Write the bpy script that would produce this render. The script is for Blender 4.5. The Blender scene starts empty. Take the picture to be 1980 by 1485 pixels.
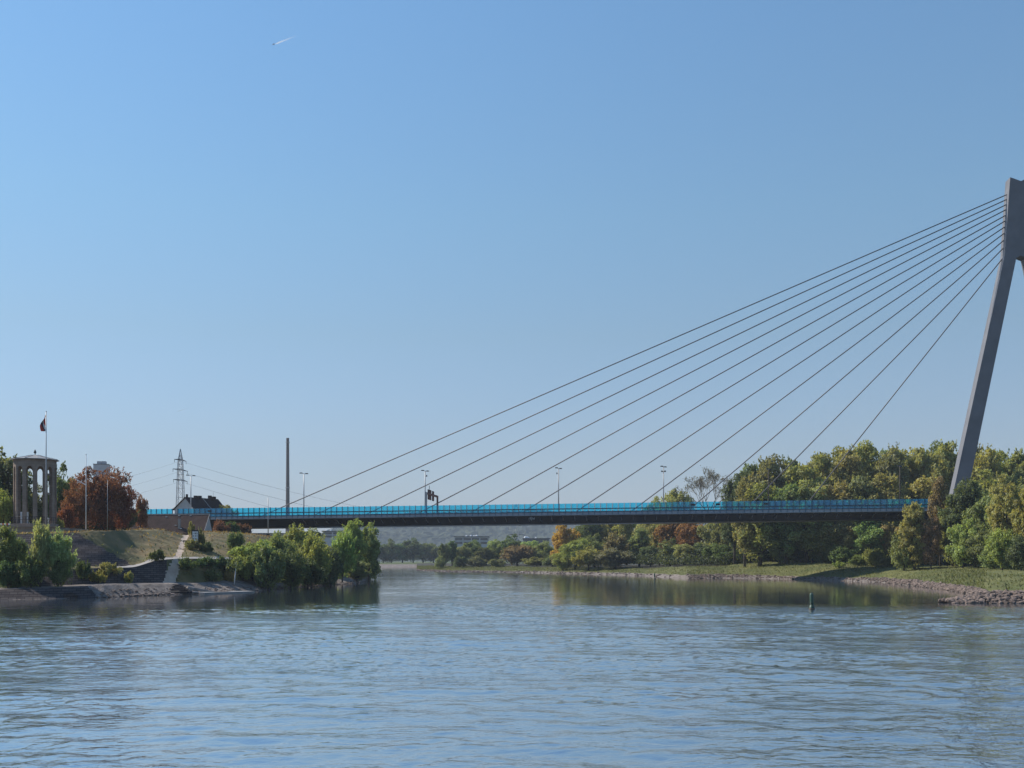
import bpy, bmesh, math, random
import numpy as np
from mathutils import Vector, Matrix
from mathutils.bvhtree import BVHTree

C = bpy.context.scene.collection
F, HZ, H = 2123.0, 1085.0, 4.5          # focal length in photo pixels, horizon row, eye height above the river
rnd = random.Random(7)

def P(px, py, Y):
    return Vector(((px - 990.0) * Y / F, Y, H + (HZ - py) * Y / F))
def wat(py):
    return H * F / (py - HZ)
def lerp(a, b, t): return a + (b - a) * t

# ------------------------------------------------------------------ materials
def nt(m):
    m.use_nodes = True
    return m.node_tree.nodes, m.node_tree.links
def mat(name, col, rough=0.75, var=0.25, scale=1.5, bump=0.0, bscale=6.0, metal=0.0, spec=0.3, col2=None, detail=6.0):
    m = bpy.data.materials.new(name); N, L = nt(m)
    b = N['Principled BSDF']; b.inputs['Roughness'].default_value = rough
    b.inputs['Metallic'].default_value = metal; b.inputs['Specular IOR Level'].default_value = spec
    tc = N.new('ShaderNodeTexCoord')
    no = N.new('ShaderNodeTexNoise'); no.inputs['Scale'].default_value = scale; no.inputs['Detail'].default_value = detail
    L.new(tc.outputs['Object'], no.inputs['Vector'])
    r = N.new('ShaderNodeValToRGB'); L.new(no.outputs['Fac'], r.inputs['Fac'])
    c2 = col2 if col2 else [min(1, c * (1 + var)) for c in col]
    c1 = col if col2 else [c * (1 - var) for c in col]
    r.color_ramp.elements[0].position = 0.32; r.color_ramp.elements[1].position = 0.68
    r.color_ramp.elements[0].color = (*c1, 1); r.color_ramp.elements[1].color = (*c2, 1)
    L.new(r.outputs['Color'], b.inputs['Base Color'])
    if bump:
        n2 = N.new('ShaderNodeTexNoise'); n2.inputs['Scale'].default_value = bscale; n2.inputs['Detail'].default_value = 5
        L.new(tc.outputs['Object'], n2.inputs['Vector'])
        bp = N.new('ShaderNodeBump'); bp.inputs['Strength'].default_value = bump; bp.inputs['Distance'].default_value = 0.4 if name == 'gravel' else 0.1
        L.new(n2.outputs['Fac'], bp.inputs['Height']); L.new(bp.outputs['Normal'], b.inputs['Normal'])
    return m
def courses(name, c1, c2, mortar, bw, bh, ms=0.02, rough=0.85):
    """coursed stone, brick or roof tile, laid out in the object's own coordinates"""
    m = bpy.data.materials.new(name); N, L = nt(m); b = N['Principled BSDF']
    b.inputs['Roughness'].default_value = rough; b.inputs['Specular IOR Level'].default_value = 0.03
    tc = N.new('ShaderNodeTexCoord'); sp = N.new('ShaderNodeSeparateXYZ'); L.new(tc.outputs['Object'], sp.inputs[0])
    ad = N.new('ShaderNodeMath'); ad.operation = 'MULTIPLY_ADD'; ad.inputs[1].default_value = 0.35
    L.new(sp.outputs['Y'], ad.inputs[0]); L.new(sp.outputs['X'], ad.inputs[2])
    cb = N.new('ShaderNodeCombineXYZ'); L.new(ad.outputs[0], cb.inputs['X']); L.new(sp.outputs['Z'], cb.inputs['Y'])
    br = N.new('ShaderNodeTexBrick'); L.new(cb.outputs[0], br.inputs['Vector'])
    br.inputs['Scale'].default_value = 1.0; br.inputs['Brick Width'].default_value = bw; br.inputs['Row Height'].default_value = bh
    br.inputs['Mortar Size'].default_value = ms; br.inputs['Color1'].default_value = (*c1, 1); br.inputs['Color2'].default_value = (*c2, 1)
    br.inputs['Mortar'].default_value = (*mortar, 1)
    no = N.new('ShaderNodeTexNoise'); no.inputs['Scale'].default_value = 0.6; no.inputs['Detail'].default_value = 6
    L.new(tc.outputs['Object'], no.inputs['Vector'])
    mx = N.new('ShaderNodeMix'); mx.data_type = 'RGBA'; mx.blend_type = 'MULTIPLY'; mx.inputs[0].default_value = 0.55
    L.new(br.outputs['Color'], mx.inputs[6]); L.new(no.outputs['Fac'], mx.inputs[7])
    L.new(mx.outputs[2], b.inputs['Base Color'])
    return m

def leaf_mat(name, trans=0.5, gloss=0.03):
    m = bpy.data.materials.new(name); N, L = nt(m); N.clear()
    out = N.new('ShaderNodeOutputMaterial')
    oi = N.new('ShaderNodeObjectInfo'); at = N.new('ShaderNodeAttribute'); at.attribute_name = 'tint'
    mr = N.new('ShaderNodeMapRange'); mr.inputs['To Min'].default_value = 0.55; mr.inputs['To Max'].default_value = 1.5
    L.new(at.outputs['Fac'], mr.inputs['Value'])
    hsv = N.new('ShaderNodeHueSaturation'); L.new(oi.outputs['Color'], hsv.inputs['Color']); L.new(mr.outputs['Result'], hsv.inputs['Value'])
    hr = N.new('ShaderNodeMapRange'); hr.inputs['To Min'].default_value = 0.485; hr.inputs['To Max'].default_value = 0.515
    L.new(at.outputs['Fac'], hr.inputs['Value']); L.new(hr.outputs['Result'], hsv.inputs['Hue'])
    d = N.new('ShaderNodeBsdfDiffuse'); t = N.new('ShaderNodeBsdfTranslucent'); g = N.new('ShaderNodeBsdfGlossy')
    g.inputs['Roughness'].default_value = 0.6; g.inputs['Color'].default_value = (.8, .85, .8, 1)
    L.new(hsv.outputs[0], d.inputs['Color'])
    ts = N.new('ShaderNodeMix'); ts.data_type = 'RGBA'; ts.blend_type = 'MULTIPLY'; ts.inputs[0].default_value = 1
    L.new(hsv.outputs[0], ts.inputs[6]); ts.inputs[7].default_value = (1.25, 1.15, 0.6, 1)
    L.new(ts.outputs[2], t.inputs['Color'])
    m1 = N.new('ShaderNodeMixShader'); m1.inputs[0].default_value = trans; L.new(d.outputs[0], m1.inputs[1]); L.new(t.outputs[0], m1.inputs[2])
    m2 = N.new('ShaderNodeMixShader'); m2.inputs[0].default_value = gloss; L.new(m1.outputs[0], m2.inputs[1]); L.new(g.outputs[0], m2.inputs[2])
    L.new(m2.outputs[0], out.inputs['Surface'])
    return m

M = {}
M['leaf'] = leaf_mat('leaf')
M['bark'] = mat('bark', (.075, .06, .048), .9, .35, 3, .5)
M['pale_bark'] = mat('pale_bark', (.28, .25, .20), .9, .35, 3, .5)
M['grass'] = mat('grass_ground', (.085, .088, .035), .95, 0, .22, .6, 3, col2=(.21, .15, .072), detail=9)
M['meadow'] = mat('meadow_ground', (.080, .094, .028), .95, 0, .16, .6, 3, col2=(.15, .145, .05), detail=9)
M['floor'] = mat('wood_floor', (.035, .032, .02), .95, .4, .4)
M['gravel'] = mat('gravel', (.13, .108, .095), .95, 0, 1.1, 1.0, 5, col2=(.28, .24, .215), detail=12)
M['dirt'] = mat('dirt', (.36, .28, .22), .95, 0, .8, .4, 5, col2=(.50, .40, .32), detail=10)
M['asphalt'] = mat('pale_asphalt', (.30, .28, .265), .9, .12, 1.0, .2, 8)
M['setts'] = courses('stone_setts', (.085, .071, .070), (.145, .124, .118), (.035, .029, .03), .9, .28, .03)
M['stone'] = courses('tower_stone', (.33, .26, .215), (.40, .32, .265), (.25, .20, .168), .8, .38, .012)
M['roof_tile'] = courses('roof_tile', (.10, .068, .058), (.135, .092, .078), (.065, .046, .04), .35, .30, .03)
M['dark_roof'] = courses('dark_roof', (.05, .036, .036), (.065, .046, .044), (.03, .022, .022), .35, .30, .03)
M['lead'] = mat('lead_roof', (.24, .235, .23), .55, .2, 2, spec=.5)
M['plaster'] = mat('grey_plaster', (.42, .42, .43), .9, .1, .8)
M['silo'] = mat('silo_concrete', (.42, .42, .44), .9, .08, .3)
M['concrete'] = mat('concrete', (.27, .265, .26), .9, .2, .7, .2)
M['steel_grey'] = mat('steel_grey', (.15, .15, .163), .6, .12, .3, spec=.4)
M['fascia'] = mat('fascia', (.34, .36, .40), .6, .12, .35, spec=.4)
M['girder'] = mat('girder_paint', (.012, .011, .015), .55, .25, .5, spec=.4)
M['strut'] = mat('strut_paint', (.30, .30, .32), .6, .1, .6)
M['cable'] = mat('cable', (.12, .115, .12), .55, .1, .5, spec=.5)
M['post'] = mat('post_paint', (.025, .13, .20), .5, .2, 2, spec=.4)
M['rail'] = mat('rail_paint', (.025, .06, .10), .5, .2, 2, spec=.4)
M['pole'] = mat('galvanised', (.34, .34, .35), .5, .1, 1.5, metal=.4, spec=.5)
M['white'] = mat('white_paint', (.72, .72, .72), .6, .08, 1)
M['dark'] = mat('dark_metal', (.035, .035, .04), .6, .2, 1)
M['brown'] = mat('backlit_brown', (.13, .055, .04), .7, .15, 1)  # the gantry's brown-red look against the light, put into the base colour
M['red'] = mat('red_cloth', (.55, .07, .05), .85, .15, 2)
M['navy'] = mat('navy_cloth', (.03, .035, .07), .85, .15, 2)
M['green_paint'] = mat('green_paint', (.015, .055, .035), .5, .25, 2, spec=.5)
M['rock'] = mat('rock', (.095, .072, .06), .95, 0, 1.3, .8, 5, col2=(.25, .19, .16), detail=8)
M['brick'] = courses('chimney_brick', (.17, .13, .115), (.20, .155, .14), (.15, .13, .12), 2.0, .7, .03)
M['window'] = mat('window_glass', (.03, .035, .05), .15, .2, .3, spec=.6)
M['wood'] = mat('driftwood', (.22, .19, .17), .9, .25, 2, .4)
M['hill'] = mat('hill_wood', (.018, .028, .016), .95, 0, .012, 0, col2=(.05, .062, .03), detail=12)
M['farfield'] = mat('far_meadow', (.08, .10, .035), .95, .3, .02)

def glass_mat():
    m = bpy.data.materials.new('blue_acrylic'); N, L = nt(m); N.clear()
    out = N.new('ShaderNodeOutputMaterial')
    tr = N.new('ShaderNodeBsdfTransparent'); tr.inputs['Color'].default_value = (.07, .80, 1.0, 1)
    tl = N.new('ShaderNodeBsdfTranslucent'); tl.inputs['Color'].default_value = (.08, .43, .80, 1)
    df = N.new('ShaderNodeBsdfDiffuse'); df.inputs['Color'].default_value = (.08, .43, .80, 1)
    gl = N.new('ShaderNodeBsdfGlossy'); gl.inputs['Roughness'].default_value = .05
    tc = N.new('ShaderNodeTexCoord'); no = N.new('ShaderNodeTexNoise'); no.inputs['Scale'].default_value = .12; no.inputs['Detail'].default_value = 4
    L.new(tc.outputs['Object'], no.inputs['Vector'])
    mr = N.new('ShaderNodeMapRange'); mr.inputs['To Min'].default_value = .26; mr.inputs['To Max'].default_value = .46
    L.new(no.outputs['Fac'], mr.inputs['Value'])
    a = N.new('ShaderNodeMixShader'); a.inputs[0].default_value = .45; L.new(tl.outputs[0], a.inputs[1]); L.new(df.outputs[0], a.inputs[2])
    b = N.new('ShaderNodeMixShader'); L.new(mr.outputs[0], b.inputs[0]); L.new(tr.outputs[0], b.inputs[1]); L.new(a.outputs[0], b.inputs[2])
    fr = N.new('ShaderNodeFresnel'); fr.inputs['IOR'].default_value = 1.45
    c = N.new('ShaderNodeMixShader'); L.new(fr.outputs[0], c.inputs[0]); L.new(b.outputs[0], c.inputs[1]); L.new(gl.outputs[0], c.inputs[2])
    L.new(c.outputs[0], out.inputs['Surface'])
    return m
M['glass'] = glass_mat()

# ------------------------------------------------------------------ object helpers
def link(name, me, parent=None, loc=None):
    o = bpy.data.objects.new(name, me); C.objects.link(o)
    if parent is not None: o.parent = parent
    if loc is not None: o.location = loc
    return o
def tag(o, label=None, cat=None, group=None, kind=None):
    if label: o['label'] = label
    if cat: o['category'] = cat
    if group: o['group'] = group
    if kind: o['kind'] = kind
    return o
def empty(name, loc, label, cat, group=None):
    o = link(name, None, loc=loc); o.empty_display_size = .5
    return tag(o, label, cat, group)
class MB:
    """collects shapes in world coordinates into one mesh"""
    def __init__(s): s.v = []; s.f = []; s.mi = []; s.cur = 0
    def add(s, vs, fs):
        n = len(s.v); s.v += [tuple(v) for v in vs]
        for f in fs: s.f.append(tuple(i + n for i in f)); s.mi.append(s.cur)
    def hexa(s, b, t):  # two matching quads
        s.add(list(b) + list(t), [(3, 2, 1, 0), (4, 5, 6, 7), (0, 1, 5, 4), (1, 2, 6, 5), (2, 3, 7, 6), (3, 0, 4, 7)])
    def box(s, c, sx, sy, sz, rz=0, ax=None):
        c = Vector(c); x = Vector((math.cos(rz), math.sin(rz), 0)); y = Vector((-math.sin(rz), math.cos(rz), 0)); z = Vector((0, 0, 1))
        if ax: x, y, z = ax
        q = [(-1, -1), (1, -1), (1, 1), (-1, 1)]
        s.hexa([c + x * a * sx / 2 + y * b * sy / 2 - z * sz / 2 for a, b in q], [c + x * a * sx / 2 + y * b * sy / 2 + z * sz / 2 for a, b in q])
    def tube(s, pts, rs, n=8, caps=True):
        pts = [Vector(p) for p in pts]
        if not isinstance(rs, (list, tuple)): rs = [rs] * len(pts)
        vs = []; fs = []
        for i, p in enumerate(pts):
            a = pts[max(0, i - 1)]; b = pts[min(len(pts) - 1, i + 1)]; d = (b - a).normalized()
            u = d.cross(Vector((0, 0, 1)) if abs(d.z) < .9 else Vector((1, 0, 0))).normalized(); w = d.cross(u)
            for k in range(n):
                t = 2 * math.pi * k / n; vs.append(p + (u * math.cos(t) + w * math.sin(t)) * rs[i])
        for i in range(len(pts) - 1):
            for k in range(n):
                fs.append((i * n + k, i * n + (k + 1) % n, (i + 1) * n + (k + 1) % n, (i + 1) * n + k))
        if caps:
            fs.append(tuple(range(n - 1, -1, -1))); m = (len(pts) - 1) * n; fs.append(tuple(range(m, m + n)))
        s.add(vs, fs)
    def lathe(s, c, prof, n=24):
        c = Vector(c); vs = []; fs = []
        for r, z in prof:
            for k in range(n):
                t = 2 * math.pi * k / n; vs.append(c + Vector((r * math.cos(t), r * math.sin(t), z)))
        for i in range(len(prof) - 1):
            for k in range(n): fs.append((i * n + k, i * n + (k + 1) % n, (i + 1) * n + (k + 1) % n, (i + 1) * n + k))
        fs.append(tuple(range(n - 1, -1, -1))); m = (len(prof) - 1) * n; fs.append(tuple(range(m, m + n)))
        s.add(vs, fs)
    def build(s, name, mats, parent=None, smooth=False, origin=None):
        me = bpy.data.meshes.new(name)
        base = Vector((0, 0, 0))
        if parent is not None:
            p = parent
            while p is not None: base += p.location; p = p.parent
        elif origin is not None: base = Vector(origin)
        me.from_pydata([tuple(Vector(v) - base) for v in s.v], [], s.f); 
        mats = mats if isinstance(mats, (list, tuple)) else [mats]
        for m in mats: me.materials.append(m)
        me.polygons.foreach_set('material_index', s.mi)
        if smooth: me.polygons.foreach_set('use_smooth', [True] * len(s.f))
        bm = bmesh.new(); bm.from_mesh(me); bmesh.ops.recalc_face_normals(bm, faces=bm.faces); bm.to_mesh(me); bm.free()
        o = link(name, me, parent)
        if parent is None and origin is not None: o.location = base
        return o

# ------------------------------------------------------------------ camera, light, sky
cam = bpy.data.cameras.new('camera'); co = bpy.data.objects.new('camera', cam); C.objects.link(co)
co.location = (0, 0, H); co.rotation_euler = (math.radians(90), 0, 0)
cam.sensor_width = 36; cam.lens = 36 * F / 1980; cam.shift_y = (HZ - 742.5) / 1980
cam.clip_start = .5; cam.clip_end = 60000
S = bpy.context.scene; S.camera = co

SUN_EL, SUN_AZ = math.radians(41), math.radians(-67)      # azimuth measured from the view direction, left is negative
to_sun = Vector((math.sin(SUN_AZ) * math.cos(SUN_EL), math.cos(SUN_AZ) * math.cos(SUN_EL), math.sin(SUN_EL)))
sl = bpy.data.lights.new('sun', 'SUN'); sl.energy = 4.6; sl.angle = math.radians(.5); sl.color = (1, .93, .82)
so = bpy.data.objects.new('sun', sl); C.objects.link(so); so.rotation_euler = (-to_sun).to_track_quat('-Z', 'Y').to_euler(); so.location = (0, 0, 300)
W = bpy.data.worlds.new('World'); S.world = W; W.use_nodes = True
N, L = W.node_tree.nodes, W.node_tree.links
sky = N.new('ShaderNodeTexSky'); sky.sky_type = 'NISHITA'; sky.sun_disc = False
sky.sun_elevation = SUN_EL; sky.sun_rotation = SUN_AZ; sky.altitude = 60
sky.air_density = 2.3; sky.dust_density = .1; sky.ozone_density = 3.0
tint = N.new('ShaderNodeMix'); tint.data_type = 'RGBA'; tint.blend_type = 'MULTIPLY'; tint.inputs[0].default_value = 1; 
gco = N.new('ShaderNodeTexCoord'); gsp = N.new('ShaderNodeSeparateXYZ'); L.new(gco.outputs['Generated'], gsp.inputs[0])
grd = N.new('ShaderNodeValToRGB'); L.new(gsp.outputs['Z'], grd.inputs['Fac']); ce = grd.color_ramp.elements
ce[0].position = .0; ce[0].color = (.44, .66, 1.55, 1); ce[1].position = .5; ce[1].color = (.515, .735, 1.03, 1)
for z_, c_ in ((.06, (.437, .645, 1.43, 1)), (.10, (.437, .62, 1.26, 1)), (.20, (.475, .627, .99, 1)), (.30, (.500, .69, .99, 1))):
    e_ = ce.new(z_); e_.color = c_
L.new(grd.outputs['Color'], tint.inputs[7])
L.new(sky.outputs[0], tint.inputs[6]); L.new(tint.outputs[2], N['Background'].inputs['Color']); N['Background'].inputs['Strength'].default_value = .095
S.view_settings.view_transform = 'Standard'; S.view_settings.look = 'None'; S.view_settings.exposure = 0.38; S.view_settings.gamma = 1
S.cycles.use_denoising = True; S.cycles.max_bounces = 10; S.cycles.transparent_max_bounces = 16
S.cycles.volume_bounces = 0; S.cycles.caustics_reflective = False; S.cycles.caustics_refractive = False

# ------------------------------------------------------------------ water
def snoise(x, y, s, seed=0):
    r = np.random.RandomState(seed); z = np.zeros_like(x)
    for k in range(7):
        a = r.rand() * 6.28; w = s * (0.6 + 1.1 * r.rand()); z = z + np.sin((x * np.cos(a) + y * np.sin(a)) * w + r.rand() * 6.28)
    return z / 7
def water():
    m = bpy.data.materials.new('river_water'); N, L = nt(m); b = N['Principled BSDF']
    b.inputs['Base Color'].default_value = (.065, .085, .105, 1); b.inputs['Roughness'].default_value = .06
    b.inputs['IOR'].default_value = 1.38
    tc = N.new('ShaderNodeTexCoord'); sp = N.new('ShaderNodeSeparateXYZ'); L.new(tc.outputs['Object'], sp.inputs[0])
    def math_(op, a, b_=None, c=None):
        n = N.new('ShaderNodeMath'); n.operation = op
        for i, x in enumerate((a, b_, c)):
            if x is None: continue
            if isinstance(x, (int, float)): n.inputs[i].default_value = x
            else: L.new(x, n.inputs[i])
        return n.outputs[0]
    def noise(sx, sy, scale, det, rough=.55, dist=0.0, off=0.0, rz=0.0):
        mp = N.new('ShaderNodeMapping'); mp.inputs['Scale'].default_value = (sx, sy, 1); mp.inputs['Location'].default_value = (off, off, 0)
        mp.inputs['Rotation'].default_value = (0, 0, rz)
        L.new(tc.outputs['Object'], mp.inputs['Vector'])
        n = N.new('ShaderNodeTexNoise'); n.inputs['Scale'].default_value = scale; n.inputs['Detail'].default_value = det
        n.inputs['Roughness'].default_value = rough; n.inputs['Distortion'].default_value = dist
        L.new(mp.outputs[0], n.inputs['Vector']); return n.outputs['Fac']
    X, Y = sp.outputs['X'], sp.outputs['Y']
    # sheltered water behind the groyne on the right; the line between current and still water wanders
    wob = math_('MULTIPLY_ADD', noise(1, .3, .09, 4, off=5), 12.0, -6.0)
    Yw = math_('ADD', Y, wob)
    mr = N.new('ShaderNodeMapRange'); mr.interpolation_type = 'SMOOTHSTEP'
    xr = N.new('ShaderNodeMapRange'); xr.inputs['From Min'].default_value = -45; xr.inputs['From Max'].default_value = 8
    xr.inputs['To Min'].default_value = 0; xr.inputs['To Max'].default_value = 1; L.new(X, xr.inputs['Value'])
    lo = math_('MULTIPLY_ADD', xr.outputs[0], 54.0, 52.0); hi = math_('MULTIPLY_ADD', xr.outputs[0], -12.0, 128.0)
    L.new(Yw, mr.inputs['Value']); L.new(lo, mr.inputs['From Min']); L.new(hi, mr.inputs['From Max'])
    ch = math_('DIVIDE', math_('MULTIPLY_ADD', Y, .040, X), math_('MULTIPLY_ADD', Y, .055, 2.0)); ch = math_('EXPONENT', math_('MULTIPLY', math_('MULTIPLY', ch, ch), -1.0))
    calm = math_('MULTIPLY', mr.outputs[0], math_('MULTIPLY_ADD', ch, -.55, 1.0))
    patch = noise(.5, 1, .05, 3, off=11)
    pr = N.new('ShaderNodeMapRange'); pr.inputs['From Min'].default_value = .35; pr.inputs['From Max'].default_value = .65
    pr.inputs['To Min'].default_value = .5; pr.inputs['To Max'].default_value = 1.35; L.new(patch, pr.inputs['Value'])
    amp = math_('MULTIPLY', math_('MULTIPLY_ADD', calm, -.93, 1.0), pr.outputs[0])
    h1 = noise(.4, 1, .28, 3, .5, .6)                      # long slow swell
    h2n = noise(.42, 1, .85, 4, .55, .9, 3, .12)
    h2m = N.new('ShaderNodeMapRange'); h2m.interpolation_type = 'SMOOTHSTEP'; h2m.inputs['From Min'].default_value = .50; h2m.inputs['From Max'].default_value = .78; L.new(h2n, h2m.inputs['Value']); h2 = h2m.outputs[0]               # wind ripples
    h3 = noise(.7, 1, 3.6, 3, .55, .3, 9, -.2)               # fine ripples
    hh = math_('MULTIPLY_ADD', h1, .02, math_('MULTIPLY_ADD', h2, .03, math_('MULTIPLY', h3, .030)))
    hh = math_('MULTIPLY', hh, amp)
    bp = N.new('ShaderNodeBump'); bp.inputs['Strength'].default_value = 1.0; bp.inputs['Distance'].default_value = 1.0
    L.new(hh, bp.inputs['Height']); L.new(bp.outputs['Normal'], b.inputs['Normal'])
    gl = N.new('ShaderNodeBsdfGlossy'); gl.inputs['Color'].default_value = (1, .98, .95, 1); gl.inputs['Roughness'].default_value = .05; L.new(bp.outputs['Normal'], gl.inputs['Normal'])
    mx = N.new('ShaderNodeMixShader'); mx.inputs[0].default_value = .60; L.new(b.outputs[0], mx.inputs[1]); L.new(gl.outputs[0], mx.inputs[2]); L.new(mx.outputs[0], N['Material Output'].inputs['Surface'])
    # waves longer than about a metre are real relief, shorter ones a bump
    rows_ = [-150., -20., 6.]; y = 12.0
    while y < 430: rows_.append(y); y += .10 + .0017 * y
    rows_ += [470., 550., 700., 1200., 2500., 6300.]
    u = np.linspace(-1, 1, 681); Yg = np.array(rows_)[:, None] * np.ones((1, len(u) + 2))
    Xg = np.concatenate([np.full((len(rows_), 1), -4500.), u[None, :] * (.60 * np.clip(np.array(rows_), 12, 470)[:, None] + 14), np.full((len(rows_), 1), 4500.)], 1)
    r = np.random.RandomState(77); Hg = np.zeros_like(Xg); G2 = np.zeros_like(Xg)
    def patchy(s_, seed):
        q = np.zeros_like(Xg); rr = np.random.RandomState(seed)
        for _ in range(9):
            a = rr.rand() * 6.28; k = s_ * (.5 + rr.rand()); q += np.sin(k * (Xg * .5 * math.cos(a) + Yg * math.sin(a)) + rr.rand() * 6.28 + .8 * np.sin(k * .6 * Xg + rr.rand() * 6))
        return q / 9 ** .5 / .7071
    for grp, (l0, l1, nw, slope, spread) in enumerate(((3.6, 8.5, 14, .013, .45), (1.3, 3.0, 26, .032, .65), (.42, 1.05, 40, .074, .9))):
        hq = np.zeros_like(Xg)
        for _ in range(nw):
            lam = l0 * (l1 / l0) ** r.rand(); k = 6.2832 / lam; a = math.pi / 2 + r.normal() * spread; am = slope / k * (2 / nw) ** .5
            ph = k * (Xg * math.cos(a) + Yg * math.sin(a)) + r.rand() * 6.28; hq += am * (np.sin(ph) + .22 * np.cos(2 * ph))
        Hg += hq * np.clip(.85 + .40 * patchy(.16 if grp else .05, 5 + grp) + .30 * patchy(.5, 15 + grp), .38, 2.2)
    xr_ = np.clip((Xg + 45) / 53, 0, 1); wob_ = 6 * snoise(Xg, Yg * .4, .07, 91) + 2 * snoise(Xg, Yg * .5, .3, 92)
    lo_ = lerp(52., 106., xr_); hi_ = lerp(128., 116., xr_); t = np.clip((Yg + wob_ - lo_) / (hi_ - lo_), 0, 1); calm_ = t * t * (3 - 2 * t)
    side = np.clip((1 - np.abs(np.concatenate([[-1], u, [1]])))[None, :] * 12, 0, 1); fade = np.clip((430 - Yg) / 120, 0, 1) * np.clip((Yg - 8) / 4, 0, 1) * side
    chan = np.exp(-((Xg + .040 * Yg) / (.055 * Yg + 2)) ** 2); Hg *= (1 - (.90 - .55 * chan) * calm_) * fade
    V = np.stack([Xg, Yg, Hg], -1).reshape(-1, 3).astype(np.float32); nr, nc = Xg.shape
    ii, jj = np.meshgrid(np.arange(nr - 1), np.arange(nc - 1), indexing='ij'); Q = np.stack([ii * nc + jj, ii * nc + jj + 1, (ii + 1) * nc + jj + 1, (ii + 1) * nc + jj], -1).reshape(-1, 4).astype(np.int32); n = len(Q)
    me = bpy.data.meshes.new('water'); me.vertices.add(len(V)); me.vertices.foreach_set('co', V.ravel()); me.loops.add(4 * n); me.loops.foreach_set('vertex_index', Q.ravel())
    me.polygons.add(n); me.polygons.foreach_set('loop_start', np.arange(0, 4 * n, 4, dtype=np.int32)); me.polygons.foreach_set('loop_total', np.full(n, 4, np.int32)); me.polygons.foreach_set('use_smooth', np.ones(n, bool))
    me.update(calc_edges=True); me.materials.append(m); tag(link('water', me), kind='structure')
water()

# ------------------------------------------------------------------ banks as gridded land
LEFT = [  # photo column, then (row, distance) of: waterline, revetment top, bench back, path front, path back, crest
    (-260, (1166, None), (1145, 121), (1140, 126), (1118, 128.5), (1113, 131.5), (1036, 139)),
    (0, (1160, None), (1140, 130), (1136, 135), (1110, 137.5), (1106, 140.5), (1034, 148)),
    (140, (1157, None), (1135, 135.5), (1132, 140), (1100, 142.5), (1096, 145.5), (1030, 153)),
    (200, (1155.5, None), (1130, 138.7), (1127.5, 143.5), (1098, 146), (1095.5, 149), (1026, 158)),
    (260, (1153, None), (1129, 145), (1127, 149), (1097, 151.5), (1093, 154.5), (1024, 170)),
    (300, (1151.5, None), (1129, 148.5), (1127, 152), (1084, 154.8), (1080, 157.8), (1025, 178)),
    (335, (1150, None), (1128, 152), (1126.5, 155), (1080.5, 158), (1078, 161), (1029, 184)),
    (354, (1149.6, None), (1128, 153), (1126, 156), (1080, 159), (1077.5, 162), (1037, 188)),
    (380, (1149, None), (1128, 155), (1126, 158), (1080, 161), (1077.5, 164), (1028, 193)),
    (440, (1147, None), (1128, 162), (1122, 166), (1081, 169.5), (1079, 172.5), (1030, 202)),
    (500, (1142, None), (1131, 174), (1124, 178), (1085, 182), (1083, 185), (1036, 212)),
    (600, (1134, None), (1127, 200), (1122, 203), (1092, 214), (1090, 217), (1048, 240)),
    (680, (1129, None), (1121, 224), (1116, 228), (1098, 238), (1096, 241), (1074, 258)),
    (716, (1123, None), (1119, 256), (1115, 259), (1104, 266), (1102, 268), (1090, 276)),
]
RIGHT = [
    (806, (1103, None), (1101.5, 545), (1099, 580), (1094, 640)),
    (870, (1106, None), (1103, 465), (1099, 490), (1095, 520)),
    (960, (1106.5, None), (1104, 452), (1099, 475), (1095, 500)),
    (1060, (1109, None), (1105, 405), (1101, 420), (1097, 440)),
    (1160, (1111, None), (1107, 372), (1102, 385), (1098, 400)),
    (1250, (1114, None), (1109, 335), (1104, 348), (1099, 362)),
    (1330, (1118.5, None), (1112, 290), (1104, 305), (1095, 325)),
    (1400, (1118, None), (1110, 295), (1102, 306), (1094, 318)),
    (1480, (1119, None), (1113, 284), (1100, 296), (1087, 312)),
    (1560, (1121, None), (1115, 268), (1100, 282), (1088, 300)),
    (1640, (1124, None), (1116, 249), (1102, 264), (1090, 285)),
    (1700, (1126, None), (1117, 238), (1104, 252), (1092, 275)),
    (1780, (1135, None), (1124, 198), (1106, 225), (1092, 262)),
    (1830, (1141, None), (1130, 177), (1110, 205), (1093, 250)),
    (1865, (1147, None), (1134, 160), (1113, 190), (1094, 240)),
    (1905, (1154, None), (1143, 146), (1116, 172), (1096, 232)),
    (1990, (1163, None), (1150, 130), (1122, 152), (1098, 218)),
    (2400, (1172, None), (1156, 118), (1126, 138), (1100, 200)),
]
TERR = []
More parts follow.
